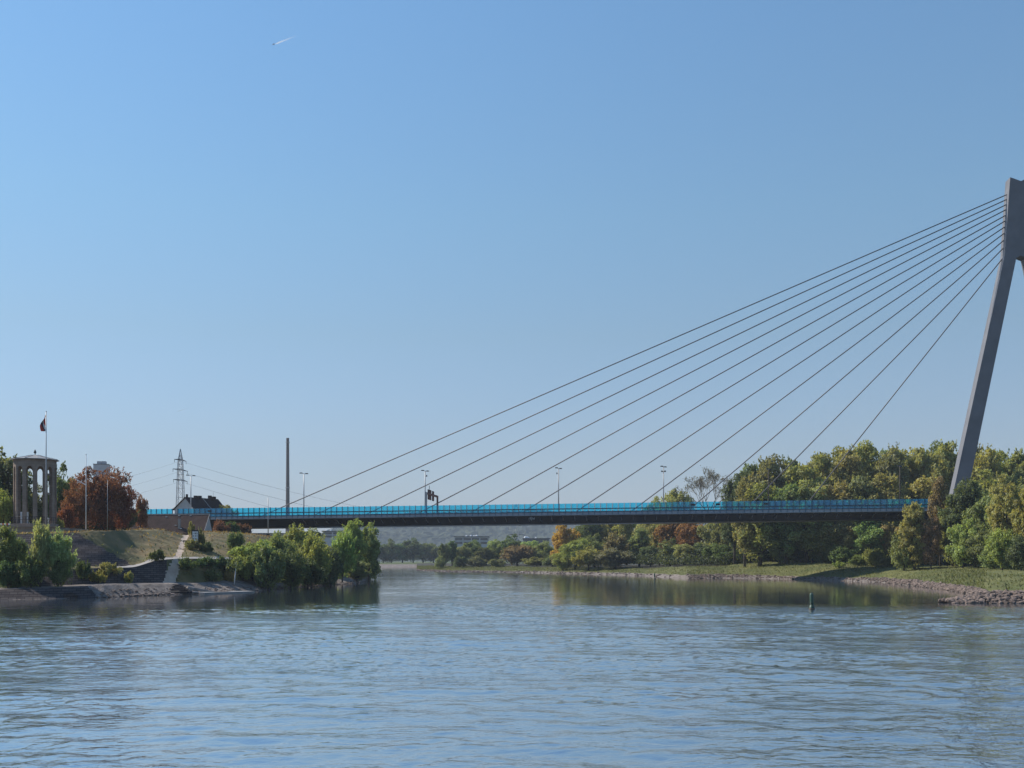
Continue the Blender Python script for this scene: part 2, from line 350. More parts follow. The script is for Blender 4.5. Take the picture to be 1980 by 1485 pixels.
def bank(cols, subs, pxs, tails, bump, seed, soft=0):
    nf = len(cols[0]) - 1
    xs = [c[0] for c in cols]
    Ys = []; Zs = []
    for k in range(nf):
        yy = []; zz = []
        for c in cols:
            py, Y = c[1 + k]
            if Y is None: Y = wat(py); z = 0.0
            else: z = H + (HZ - py) * Y / F
            yy.append(Y); zz.append(z)
        yi, zi = np.interp(pxs, xs, yy), np.interp(pxs, xs, zz)
        if k >= 2 and soft:
            ker = np.hanning(soft + 2)[1:-1]; ker /= ker.sum(); pad = lambda q: np.convolve(np.pad(q, soft // 2, mode='edge'), ker, 'valid')
            row = pad(HZ - (zi - H) * F / yi); yi = pad(yi); zi = H + (HZ - row) * yi / F
        Ys.append(yi); Zs.append(zi)
    Ys.insert(0, Ys[0] - 5); Zs.insert(0, np.full_like(pxs, -1.6))
    for dy, fz in tails:
        Ys.append(Ys[nf] + dy); Zs.append(fz(pxs, Zs[nf]))
    rY = []; rZ = []; seg = []
    for k in range(len(Ys) - 1):
        n = subs[k]
        for i in range(n):
            t = i / n; rY.append(Ys[k] * (1 - t) + Ys[k + 1] * t); rZ.append(Zs[k] * (1 - t) + Zs[k + 1] * t); seg.append(k)
    rY.append(Ys[-1]); rZ.append(Zs[-1])
    GY = np.array(rY); GZ = np.array(rZ); GX = (pxs[None, :] - 990) * GY / F
    seg = np.array(seg)
    w = np.array([bump[k] for k in list(seg) + [seg[-1]]])[:, None]
    GZ = GZ + w * (snoise(GX, GY, .45, seed) + .6 * snoise(GX, GY, 1.3, seed + 1) + .3 * snoise(GX, GY, 3.1, seed + 2))
    return GX, GY, GZ, seg
def grid_objects(GX, GY, GZ, cls, classes):
    """cut one grid into complementary meshes, one per class of surface"""
    nr, nc = GX.shape; V = np.stack([GX, GY, GZ], -1).reshape(-1, 3)
    i, j = np.meshgrid(np.arange(nr - 1), np.arange(nc - 1), indexing='ij')
    Q = np.stack([i * nc + j, i * nc + j + 1, (i + 1) * nc + j + 1, (i + 1) * nc + j], -1).reshape(-1, 4)
    TERR.append((V, Q)); cl = cls.reshape(-1); out = {}
    for name, members in classes.items():
        ids = [m for m, _ in members]; sel = np.isin(cl, ids)
        q = Q[sel]; used, inv = np.unique(q, return_inverse=True)
        me = bpy.data.meshes.new(name); me.from_pydata(V[used].tolist(), [], inv.reshape(-1, 4).tolist())
        for _, m in members: me.materials.append(m)
        me.polygons.foreach_set('material_index', [ids.index(c) for c in cl[sel]])
        me.polygons.foreach_set('use_smooth', [True] * len(q)); me.update()
        out[name] = link(name, me)
    return out
def inpoly(x, y, poly):
    r = np.zeros(x.shape, bool); n = len(poly)
    for k in range(n):
        x1, y1 = poly[k]; x2, y2 = poly[(k + 1) % n]
        c = ((y1 > y) != (y2 > y)) & (x < (x2 - x1) * (y - y1) / (y2 - y1 + 1e-9) + x1); r ^= c
    return r

# left bank -------------------------------------------------
pxs = np.arange(-260, 717, 2.5)
back = lambda p, z: np.where(p < 560, z + .6, np.interp(p, [560, 640], [1, 0]) * z - np.interp(p, [560, 640], [0, 2.0]))
far = lambda p, z: np.where(p < 540, 8.5, -2.0)
GX, GY, GZ, seg = bank(LEFT, [2, 9, 4, 16, 4, 36, 8, 8, 4], pxs, [(40, back), (200, far), (700, lambda p, z: np.where(p < 470, 7.0, -2.0))],
                       [.02, .12, .04, .10, .02, .28, .25, .3, .3], 3, 17)
cx = (GX[:-1, :-1] + GX[1:, 1:]) / 2; cy = (GY[:-1, :-1] + GY[1:, 1:]) / 2; cz = (GZ[:-1, :-1] + GZ[1:, 1:]) / 2
fx = 990 + cx * F / cy; fy = HZ - (cz - H) * F / cy; sg = np.repeat(seg[:, None], cx.shape[1], 1)
cls = np.zeros(cx.shape, int)                                  # 0 grass 1 gravel 2 setts 3 paved path 4 dirt path
cls[sg <= 1] = 1; cls[sg == 2] = 1
cls[(sg == 1) & (fx < 165 + (fy - 1127) * .83)] = 2
cls[(sg == 3) & (fx > 60) & (fx < 322)] = 2
wav = 3.0 * np.sin(fy * .5)
cls[(sg == 5) & (fx < 140 + (fy - 1026) * 115 / 66 + wav)] = 2
cls[(sg == 4) & (fx > 195) & (fx < 560)] = 3
cls[inpoly(fx + 1.2 * np.sin(fy * .9), fy, [(316, 1128), (339, 1128), (346, 1100), (350, 1078), (358, 1052), (368, 1030), (357, 1030), (346, 1055), (336, 1080), (321, 1105)]) & (cls != 3)] = 4
g = grid_objects(GX, GY, GZ, cls, {'ground': [(0, M['grass']), (1, M['gravel'])], 'stone_embankment': [(2, M['setts'])],
                                    'paved_path': [(3, M['asphalt'])], 'dirt_path': [(4, M['dirt'])]})
for k in ('ground', 'paved_path', 'dirt_path'): tag(g[k], kind='structure')
tag(g['stone_embankment'], 'dark sloping embankment of stone setts between the gauge tower and the riverside path', 'embankment')
LG = (GX, GY, GZ, cls)
# right bank ------------------------------------------------
pxs = np.concatenate([np.arange(806, 1500, 6.0), np.arange(1500, 2100, 4.0), np.arange(2100, 2401, 20.0)])
RX, RY, RZ, seg = bank(RIGHT, [2, 6, 8, 12, 8, 4], pxs, [(60, lambda p, z: z + .8), (260, lambda p, z: z * 0 + 3.0)],
                       [.02, .15, .22, .22, .3, .3], 11)
cls = np.repeat(seg[:, None], len(pxs) - 1, 1)
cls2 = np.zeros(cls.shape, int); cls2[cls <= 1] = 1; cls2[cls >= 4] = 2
nz = snoise(RX[:-1, :-1], RY[:-1, :-1], .5, 40)
pass
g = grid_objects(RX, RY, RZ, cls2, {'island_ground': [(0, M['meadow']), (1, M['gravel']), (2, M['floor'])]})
tag(g['island_ground'], kind='structure')
# land beyond the river bend, out to the horizon
xs = np.linspace(-4300, 4300, 180); rows = [(790, -1), (797, 0), (806, 1.6), (815, 2.2), (835, 3.2), (1100, 3.4), (2200, 3.5), (6000, 3.5)]
FX = np.array([[x for x in xs] for _ in rows]); FY = np.array([[y + 7 * math.sin(x * .02) for x in xs] for y, _ in rows]); FZ = np.array([[z] * len(xs) for _, z in rows])
fc = np.zeros((len(rows) - 1, len(xs) - 1), int); fc[:3] = 1
g = grid_objects(FX, FY, FZ, fc, {'far_ground': [(0, M['farfield']), (1, M['gravel'])]})
tag(g['far_ground'], kind='structure')
BV = []
for V, Q in TERR: BV.append(BVHTree.FromPolygons(V.tolist(), Q.tolist()))
def ground(x, y):
    best = -.3
    for b in BV:
        h = b.ray_cast(Vector((x, y, 300)), Vector((0, 0, -1)))
        if h[0] is not None: best = max(best, h[0].z)
    return best

# wooded hills far behind
hx = np.linspace(-1500, 2900, 520); hy = np.linspace(2400, 3600, 110)
HX, HY = np.meshgrid(hx, hy)
ridge = 1.3 * np.interp(hx / 3200 * F + 990, [300, 560, 640, 700, 800, 1000, 1200, 2000, 3000], [4, 14, 60, 92, 108, 114, 108, 80, 70])
prof = np.interp(np.linspace(0, 1, 110), [0, .08, .5, .75, 1], [0, .12, .85, 1, .8])
HZZ = 3 + ridge[None, :] * prof[:, None] + 10 * snoise(HX, HY, .007, 5) * prof[:, None]
rs = np.random.RandomState(2)
HZZ = HZZ + (rs.rand(*HX.shape) * 9 + 6 * snoise(HX, HY, .04, 8)) * np.minimum(1, prof * 6)[:, None]
V = np.stack([HX, HY, HZZ], -1)
me = bpy.data.meshes.new('hills'); nr, nc = HX.shape
me.from_pydata(V.reshape(-1, 3).tolist(), [], [(i * nc + j, i * nc + j + 1, (i + 1) * nc + j + 1, (i + 1) * nc + j) for i in range(nr - 1) for j in range(nc - 1)])
me.materials.append(M['hill']); tag(link('hills', me), kind='structure')

# ------------------------------------------------------------------ plants
def leaf_mesh(name, pos, out, size, rs, long=1.6, up=.35, tv=None):
    """diamond leaves / sprays at pos, loosely facing out"""
    n = len(pos)
    nrm = out * .6 + rs.normal(size=(n, 3)) * .75 + np.array([0, 0, up]); nrm /= np.linalg.norm(nrm, axis=1)[:, None] + 1e-9
    ax = rs.normal(size=(n, 3)) * .6 + out * .35 + np.array([0, 0, up * 1.6]); ax -= nrm * np.sum(ax * nrm, 1)[:, None]; ax /= np.linalg.norm(ax, axis=1)[:, None] + 1e-9
    sd = np.cross(nrm, ax); s = (size * (.55 + .9 * rs.rand(n)))[:, None]
    V = np.stack([pos - ax * s * long * .5, pos + sd * s * .5 + nrm * s * .12, pos + ax * s * long * .5, pos - sd * s * .5 + nrm * s * .12], 1).reshape(-1, 3)
    me = bpy.data.meshes.new(name); me.vertices.add(4 * n); me.vertices.foreach_set('co', V.ravel().astype(np.float32))
    me.loops.add(4 * n); me.loops.foreach_set('vertex_index', np.arange(4 * n, dtype=np.int32))
    me.polygons.add(n); me.polygons.foreach_set('loop_start', np.arange(0, 4 * n, 4, dtype=np.int32)); me.polygons.foreach_set('loop_total', np.full(n, 4, np.int32))
    a = me.attributes.new('tint', 'FLOAT', 'FACE'); a.data.foreach_set('value', (rs.rand(n) if tv is None else rs.rand(n) * .6 + tv * .4).astype(np.float32))
    me.update(calc_edges=True); me.materials.append(M['leaf']); return me
def make_plant(kind, seed, Hh, R, zlo, nl, lr, nleaf, leaf, long=1.6, up=.35, taper=0.0, trunk=True, fill=.25, shoots=0, sl=1.2):
    rs = np.random.RandomState(seed); zc = (Hh + zlo) / 2; hz = (Hh - zlo) / 2
    lob = []
    tries = 0
    while len(lob) < nl and tries < 4000:
        tries += 1
        d = rs.normal(size=3); d /= np.linalg.norm(d); r = .35 + .6 * rs.rand()
        p = np.array([d[0] * R * r, d[1] * R * r, zc + d[2] * hz * r]); f = (p[2] - zlo) / (Hh - zlo)
        sc = 1 - taper * f; p[0] *= sc; p[1] *= sc
        if all(np.linalg.norm(p - q[0]) > lr * .55 for q in lob): lob.append((p, lr * (.65 + .6 * rs.rand()) * (1 - .35 * taper * f)))
    pos = []; out = []; tv = []
    for p, r in lob:
        n = int(nleaf / len(lob)); d = rs.normal(size=(n, 3)); d[:, 2] = np.where((d[:, 2] < 0) & (rs.rand(n) < .65), -d[:, 2], d[:, 2]); d /= np.linalg.norm(d, axis=1)[:, None]
        sprig = .78 + .3 * rs.rand(n) + .10 * (rs.rand(n) < .12) * rs.rand(n) * 2
        inner = rs.rand(n) < fill; sprig[inner] *= rs.rand(inner.sum())
        q = p + d * (r * sprig)[:, None] * np.array([1, 1, 1.12])
        tv.append(np.full(n, rs.rand())); pos.append(q); out.append(d * .7 + (q - np.array([0, 0, zc])) / np.array([R, R, hz]) * .5)
    if shoots:
        P0 = np.concatenate(pos); O0_ = np.concatenate(out); up_ok = np.where(O0_[:, 2] > -.15)[0]; b = P0[rs.choice(up_ok, shoots)]; ob = (b - np.array([0, 0, zc])) / np.array([R, R, hz])
        d = ob * .55 + rs.normal(size=(shoots, 3)) * .28 + np.array([0, 0, .25 + up]); d /= np.linalg.norm(d, axis=1)[:, None]; ln = sl * (.5 + rs.rand(shoots))
        for t in np.linspace(.1, 1, 9):
            pos.append(b + d * (ln * t)[:, None] + rs.normal(size=(shoots, 3)) * leaf * .45 * (1.1 - t)); out.append(d); tv.append(rs.rand(shoots))
    pos = np.concatenate(pos); out = np.concatenate(out); k = pos[:, 2] > zlo * .35 + .05
    cm = leaf_mesh(kind + '_crown', pos[k], out[k], leaf, rs, long, up, np.concatenate(tv)[k])
    tm = None
    if trunk:
        mb = MB(); r0 = Hh * .016 + .05
        pts = [Vector((0, 0, -.6))]; x = Vector((0, 0, 0))
        for t in (.15, .35, .55, .75, .9):
            pts.append(Vector((rs.normal() * .02 * Hh * t, rs.normal() * .02 * Hh * t, Hh * t)))
        mb.tube(pts, [r0 * 1.25, r0, r0 * .8, r0 * .55, r0 * .3, r0 * .1], 7)
        for p, r in lob[:max(7, nl // 2)]:
            z0 = max(.12 * Hh, p[2] * (.35 + .3 * rs.rand())); a = Vector((0, 0, z0)); b = Vector(p)
            mid = a.lerp(b, .5) + Vector((0, 0, .04 * Hh)); mb.tube([a, mid, b], [r0 * .62, r0 * .40, r0 * .12], 5, False)
        me = bpy.data.meshes.new(kind + '_trunk'); me.from_pydata([tuple(v) for v in mb.v], [], mb.f); me.materials.append(M['bark'])
        me.polygons.foreach_set('use_smooth', [True] * len(mb.f)); tm = me
    return dict(crown=cm, trunk=tm, H=Hh, R=R)
PROTO = {}
PROTO['tall'] = [make_plant('tall', 100 + i, 30, 6.8, 2.0, 84, 1.8, 15500, .44, 1.9, .45, .12, shoots=330, sl=1.4) for i in range(5)]
PROTO['round'] = [make_plant('round', 200 + i, 15, 5.7, .8, 56, 1.55, 13500, .34, 1.5, .25, .05, shoots=240, sl=.7) for i in range(5)]
PROTO['dome'] = [make_plant('dome', 700 + i, 24, 9, 3, 60, 2.5, 15000, .5, 1.5, .25, 0, shoots=200, sl=1.0) for i in range(2)]
PROTO['willow'] = [make_plant('willow', 300 + i, 11, 4.5, .5, 40, 1.3, 8500, .25, 2.6, .8, .35, shoots=620, sl=1.7) for i in range(5)]
PROTO['bush'] = [make_plant('bush', 400 + i, 6, 3.6, .2, 28, 1.15, 7500, .23, 1.8, .5, .2, shoots=300, sl=.9) for i in range(4)]
PROTO['low'] = [make_plant('low', 500 + i, 2.2, 2.6, .0, 22, .65, 3200, .19, 1.8, .5, 0, shoots=160, sl=.5) for i in range(3)]
PROTO['copper'] = [make_plant('copper', 600 + i, 13, 6.2, .6, 64, 1.5, 18000, .23, 1.3, -.05, .1, shoots=260, sl=.9) for i in range(2)]
LB = 2.35
COL = dict(dark=(.050, .066, .028), deep=(.068, .086, .036), mid=(.100, .116, .045), fresh=(.13, .155, .055), lime=(.145, .145, .052), olive=(.15, .14, .052),
           yolive=(.138, .134, .048), yellow=(.20, .145, .035), orange=(.13, .065, .022), red=(.100, .038, .024), rust=(.098, .043, .025), willow=(.18, .195, .088),
           grey=(.105, .115, .065), brownish=(.12, .09, .045))
cnt = {}
def plant(kind, px, top, Y, w, col, name, label, cat, group=None, base=None, sparse=None):
    k = cnt.get(kind, 0); cnt[kind] = k + 1
    p = PROTO[kind][k % len(PROTO[kind])]
    x = (px - 990) * Y / F; z = ground(x, Y) if base is None else base
    z -= .1
    hh = H + (HZ - top) * Y / F - z; ww = w * Y / F
    hh = max(hh, 1.3)
    r = empty(name, (x, Y, z), label, cat, group)
    rz = rnd.random() * 6.28; c = [LB * q for q in COL[col]]; j = lambda: 1 + (rnd.random() - .5) * .22
    for part, me in (('crown', p['crown']), ('trunk', p['trunk'])):
        if me is None: continue
        o = link(part, me, r); o.scale = (ww / 2 / p['R'], ww / 2 / p['R'] * (.85 + .3 * rnd.random()), hh / p['H']); o.rotation_euler = (0, 0, rz)
        o.color = (c[0] * j(), c[1] * j(), c[2] * j(), 1)
    return r
exec_list = []
# --- left bank: trees about the gauge tower
plant('round', 6, 876, 205, 120, 'deep', 'tree', 'dark green tree rising behind the left side of the gauge tower', 'tree')
plant('round', -45, 885, 200, 95, 'deep', 'tree', 'dark green tree cut by the left photo edge behind the tower', 'tree')
plant('round', 66, 934, 212, 60, 'deep', 'tree', 'dark tree seen through the open arches of the gauge tower', 'tree')
plant('round', 118, 903, 202, 66, 'deep', 'tree', 'dark green tree just right of the gauge tower', 'tree')
plant('round', 136, 925, 225, 40, 'mid', 'tree', 'lighter green tree showing between dark tree and copper tree', 'tree')
plant('willow', 8, 956, 168, 44, 'fresh', 'tree', 'light green young tree left of the gauge tower base', 'tree')
plant('copper', 196, 902, 196, 118, 'red', 'copper_beech', 'big copper red tree in front of the silo, highest of the copper trees', 'tree')
plant('copper', 150, 932, 190, 66, 'rust', 'copper_beech', 'rust coloured tree under the slanting yard of the flagpole', 'tree')
plant('copper', 236, 936, 200, 60, 'red', 'copper_beech', 'copper tree at the right edge of the copper group, beside the tiled roof', 'tree')
plant('bush', 128, 985, 178, 44, 'rust', 'copper_shrub', 'low rust coloured shrub at the foot of the copper trees', 'shrub')
plant('round', 272, 960, 222, 30, 'rust', 'tree', 'small brown tree at the left end of the blue screen', 'tree')
for px_, lb_ in ((160, 'dark undergrowth shrub left beneath the copper trees'), (195, 'dark undergrowth shrub in the middle beneath the copper trees'), (232, 'dark undergrowth shrub right beneath the copper trees')):
    plant('bush', px_, 988, 206, 66, 'dark', 'shrub', lb_, 'shrub')
plant('low', 113, 1008, 170, 22, 'lime', 'shrub', 'small yellow green shrub by the foot of the gauge tower', 'shrub')
plant('round', 440, 976, 330, 46, 'olive', 'tree', 'small round tree peeping over the blue screen right of the house', 'tree')
for i, (px, w) in enumerate(((425, 40), (446, 42), (470, 36))):
    plant('bush', px, 1010 + 2 * i, 262 + 3 * i, w, ('rust', 'dark', 'rust')[i], 'shrub',
          ('dark shrub under the bridge deck beside the tiled building', 'dark shrub in the middle of three under the bridge deck', 'rounded brown shrub under the deck, last before open sky')[i], 'shrub')
# --- left bank: shrubs along the water
plant('willow', 8, 1028, 137, 66, 'mid', 'willow_bush', 'dark green willow bush at the left photo edge above the quay', 'willow')
plant('willow', 34, 1040, 139, 40, 'deep', 'willow_bush', 'darker willow bush between the photo edge bush and the pale willow', 'willow')
plant('willow', 78, 1018, 136, 56, 'willow', 'willow_bush', 'pale bright willow on the quay below the gauge tower', 'willow')
plant('willow', 112, 1033, 137, 60, 'willow', 'willow_bush', 'pale willow leaning right above the stone setts', 'willow')
plant('bush', 60, 1085, 134.5, 60, 'deep', 'shrub', 'dark low shrub at the foot of the pale willow', 'shrub')
plant('bush', 118, 1090, 136, 40, 'deep', 'shrub', 'dark low shrub right of the pale willow foot', 'shrub')
plant('bush', 15, 1090, 134, 60, 'dark', 'shrub', 'dark low shrub above the quay wall at photo edge', 'shrub')
plant('low', 160, 1092, 142, 36, 'dark', 'shrub', 'dark low shrub between willow and sandy bench', 'shrub')
plant('low', 213, 1093, 146, 44, 'olive', 'shrub', 'round olive shrub on the bench below the paved path', 'shrub')
plant('low', 190, 1112, 143, 34, 'lime', 'shrub', 'low yellow green plants at the top of the quay wall', 'shrub')
plant('low', 250, 1119, 148, 20, 'lime', 'weeds', 'small tuft of weeds on the gravel bench', 'weeds')
plant('bush', 455, 1030, 182, 34, 'deep', 'shrub', 'lone dark shrub on the grass hill right of the sign', 'shrub')
plant('low', 370, 1014, 190, 13, 'yolive', 'shrub', 'slim pale shrub just behind the white river sign', 'shrub')
plant('low', 388, 1032, 173.5, 18, 'deep', 'shrub', 'dark shrub right of the white river sign', 'shrub')
plant('low', 371, 1056, 170.5, 34, 'mid', 'shrub', 'green shrub beneath the white river sign', 'shrub')
plant('low', 398, 1057, 171, 24, 'dark', 'shrub', 'dark low shrub below the dry grass knoll', 'shrub')
for i, (px, top, w, c, lb) in enumerate(((362, 1084, 44, 'dark', 'dark scrub just right of the dirt path below the paved path'), (398, 1082, 50, 'dark', 'dark scrub on the lower slope under the river sign'),
        (436, 1083, 52, 'dark', 'dark scrub on the lower slope left of the leafy bushes'), (410, 1108, 40, 'mid', 'low green scrub at the back of the gravel beach'), (445, 1112, 34, 'olive', 'low olive scrub beside the white birch stem'),
        (303, 1088, 34, 'deep', 'small scrub left of the dirt path below the paved path'))):
    plant('low', px, top, max(154.5, 156.5 + (px - 354) * .115) + (-1 if top > 1100 else .8), w, c, 'scrub', lb, 'scrub', 'scrub on the lower river slope')
B = [(488, 1042, 176, 62, 'fresh', 'fresh green bush at the left end of the leafy bushes on the point'), (520, 1068, 172, 56, 'mid', 'low bush in front of the fresh green one'),
     (540, 1038, 188, 58, 'mid', 'mid green bush, second from the left of the leafy row'), (562, 1060, 180, 52, 'deep', 'dark lower bush in the leafy row beneath the bridge'),
     (576, 1026, 206, 58, 'fresh', 'tall pale bush whose top reaches the bridge girder'), (602, 1045, 196, 52, 'fresh', 'pale willow bush in the middle of the leafy row'),
     (628, 1052, 206, 44, 'mid', 'mid green bush left of the tall poplars on the point'), (640, 1068, 203, 46, 'dark', 'dark low bush at the middle waterline of the point'),
     (662, 1026, 216, 42, 'fresh', 'bright bush touching the tall poplar on the point'), (598, 1023, 226, 46, 'grey', 'greyish pale bush behind the leafy row'),
     (470, 1075, 172, 40, 'fresh', 'small fresh bush next to the white birch stem'), (595, 1085, 192, 44, 'dark', 'dark low bush by the shingle under the pale willow'),
     (690, 1080, 228, 40, 'grey', 'pale low bush at the foot of the tall poplars')]
for n_, (px, top, Y, w, c, lb) in enumerate(B): plant(('round', 'bush', 'willow')[n_ % 3], px, top, Y, w * 1.32, c, 'willow_bush', lb, 'bush', 'leafy bushes on the left point')
plant('tall', 684, 1001, 236, 58, 'fresh', 'poplar', 'tall leafy poplar covering the bridge girder, left one of the pair', 'tree')
plant('tall', 713, 1003, 246, 42, 'fresh', 'poplar', 'tall poplar at the tip of the left point', 'tree')
plant('willow', 676, 1030, 238, 50, 'mid', 'willow_bush', 'mid green bush under the tall pair of poplars', 'bush')
plant('willow', 712, 1045, 250, 44, 'dark', 'willow_bush', 'dark bush overhanging the water at the tip of the point', 'bush')
plant('bush', 716, 1062, 266, 42, 'lime', 'willow_bush', 'small yellow green bush peeping out behind the point', 'bush')
# --- far hazy bank
for px, top, w, c, lb in ((741, 1052, 36, 'dark', 'hazy dark tree on the far bank beside the left point'), (757, 1044, 36, 'deep', 'hazy round tree on the far bank, second from the point'),
        (778, 1050, 38, 'deep', 'hazy low tree in the middle of the far bank'), (799, 1042, 36, 'dark', 'highest dark hazy tree on the far bank'),
        (818, 1050, 40, 'mid', 'hazy green tree on the far bank left of the spit'), (838, 1050, 40, 'deep', 'hazy tree where the far bank meets the spit'), (862, 1052, 40, 'deep', 'hazy tree half hidden by the end of the spit')):
    plant('round', px, top, 850, w * 1.2, c, 'far_tree', lb, 'tree', 'hazy trees on the far bank')
# --- spit
SP = [('tall', 858, 1048, 520, 20, 'deep', 'slim dark tree at the outer end of the spit'), ('tall', 874, 1044, 525, 22, 'deep', 'second slim dark tree at the end of the spit'),
      ('bush', 852, 1078, 508, 22, 'mid', 'small green bush at the tip of the spit'), ('round', 895, 1056, 530, 30, 'mid', 'mid green tree below the left end of the flat roofed building'),
      ('bush', 889, 1078, 497, 30, 'dark', 'round dark bush by the water on the spit'), ('round', 918, 1046, 540, 40, 'deep', 'dark green tree in front of the flat roofed building'),
      ('round', 940, 1058, 520, 34, 'dark', 'dark tree left of the brown willow on the spit'), ('willow', 922, 1078, 500, 32, 'grey', 'grey green low willow on the spit'),
      ('round', 962, 1042, 545, 36, 'fresh', 'light green tree left of the hazy lattice pylon'), ('round', 990, 1036, 540, 44, 'deep', 'dark green tree at the foot of the hazy lattice pylon'),
      ('willow', 1000, 1054, 500, 58, 'brownish', 'broad brown willow in the middle of the spit'), ('round', 1026, 1046, 520, 40, 'fresh', 'light green tree right of the brown willow'),
      ('round', 1050, 1048, 500, 40, 'mid', 'mid green tree left of the yellow tree'), ('bush', 962, 1082, 488, 30, 'mid', 'low green bush left of the brown willow foot'),
      ('bush', 1038, 1080, 470, 44, 'olive', 'low olive bush right of the brown willow foot'), ('bush', 1068, 1078, 450, 36, 'deep', 'low dark bush under the yellow tree')]
for k, px, top, Y, w, c, lb in SP: plant(k, px, top, Y, w * 1.25, c, 'spit_tree' if k != 'bush' else 'spit_bush', lb, 'tree' if k != 'bush' else 'bush', 'trees and bushes on the spit')
# --- wood on the island, under and behind the bridge
WD = [('round', 1094, 1012, 418, 58, 'yellow', 'golden yellow tree below the kilometre mark on the girder'), ('round', 1112, 1040, 400, 44, 'yolive', 'yellow olive tree right of the golden tree'),
      ('round', 1088, 1062, 404, 40, 'lime', 'yellow green low tree at the foot of the golden tree'),
      ('round', 1138, 1000, 440, 56, 'deep', 'dark green tree under the girder right of the golden tree'), ('round', 1172, 1000, 445, 56, 'yolive', 'yellow green tree under the girder between seventh and eighth cable feet'),
      ('round', 1212, 998, 440, 60, 'yolive', 'broad yellow green tree left of the orange trees'), ('round', 1252, 1000, 425, 50, 'lime', 'lime tree touching the orange trees'),
      ('round', 1150, 1036, 405, 56, 'mid', 'mid green tree in front of the yellow green ones'), ('willow', 1190, 1036, 392, 60, 'brownish', 'rounded brown olive willow below the eighth cable foot'),
      ('willow', 1138, 1062, 388, 52, 'olive', 'olive willow bush near the sandy shore'), ('willow', 1190, 1064, 380, 62, 'grey', 'grey green willow bush near the green channel marker'),
      ('tall', 1236, 1022, 392, 40, 'fresh', 'slim fresh green tree standing up left of the orange trees'), ('round', 1258, 1056, 376, 46, 'dark', 'dark tree behind the small channel marker'),
      ('round', 1275, 1012, 400, 46, 'yolive', 'yellowish tree at the left of the orange trees'), ('round', 1302, 996, 385, 60, 'orange', 'bright orange tree under the bridge, left of the pair'),
      ('round', 1336, 998, 372, 54, 'orange', 'orange tree under the bridge, right of the pair'), ('round', 1296, 1044, 360, 50, 'mid', 'mid green tree below the orange trees'),
      ('round', 1322, 1052, 345, 36, 'lime', 'small lime tree below the orange pair'), ('round', 1356, 1052, 348, 44, 'dark', 'dark tree right of the small lime tree'),
      ('round', 1384, 1000, 352, 70, 'mid', 'broad green tree right of the orange trees'), ('round', 1386, 1050, 334, 44, 'deep', 'dark green low tree beside the broad green one'),
      ('round', 1420, 1008, 345, 60, 'deep', 'deep green tree below the ninth and tenth cable feet'), ('round', 1450, 1030, 328, 58, 'mid', 'round green tree by the start of the grass bank'),
      ('round', 1480, 1004, 318, 60, 'mid', 'dark green tree behind the round green one'), ('round', 1508, 1034, 304, 50, 'fresh', 'brownish green tree left of the ivy clad trunks'),
      ('tall', 1540, 990, 312, 66, 'mid', 'dark ivy clad tree below the eleventh cable foot'), ('round', 1572, 1010, 300, 58, 'lime', 'light green tree with hanging leaves under the bridge'),
      ('round', 1606, 1004, 298, 60, 'lime', 'yellow green tree under the bridge above the grass'), ('round', 1644, 1004, 294, 60, 'yolive', 'olive tree under the bridge, second left of the overhanging tree'),
      ('round', 1684, 1002, 291, 60, 'fresh', 'green tree under the bridge, left of the overhanging tree'), ('round', 1722, 1004, 289, 54, 'olive', 'brownish tree under the girder by the dark hollow'),
      ('round', 1420, 1062, 326, 50, 'dark', 'low dark tree at the beginning of the grass bank'), ('bush', 1478, 1066, 316, 44, 'deep', 'dark bush at the top of the grass bank'),
      ('bush', 1548, 1062, 304, 46, 'dark', 'dark bush between ivy clad trunks and grass'), ('bush', 1590, 1066, 298, 40, 'mid', 'green bush at the top of the grass bank under the bridge'),
      ('bush', 1630, 1062, 288, 54, 'deep', 'deep green bush above the middle of the grass bank'), ('bush', 1690, 1064, 272, 44, 'fresh', 'fresh green bush on the grass by the bridge shadow'),
      ('bush', 1660, 1074, 276, 34, 'mid', 'smaller green bush left of the fresh green one'), ('bush', 1718, 1080, 266, 36, 'mid', 'low bush standing in the bridge shadow'),
      ('low', 1622, 1088, 274, 22, 'fresh', 'little tuft of shrub out on the grass bank')]
for k, px, top, Y, w, c, lb in WD: plant(k, px, top, Y, w * 1.2, c, 'island_tree' if k in ('round', 'tall', 'willow') else 'island_bush', lb, 'tree' if k in ('round', 'tall', 'willow') else 'bush', 'island wood below the bridge')
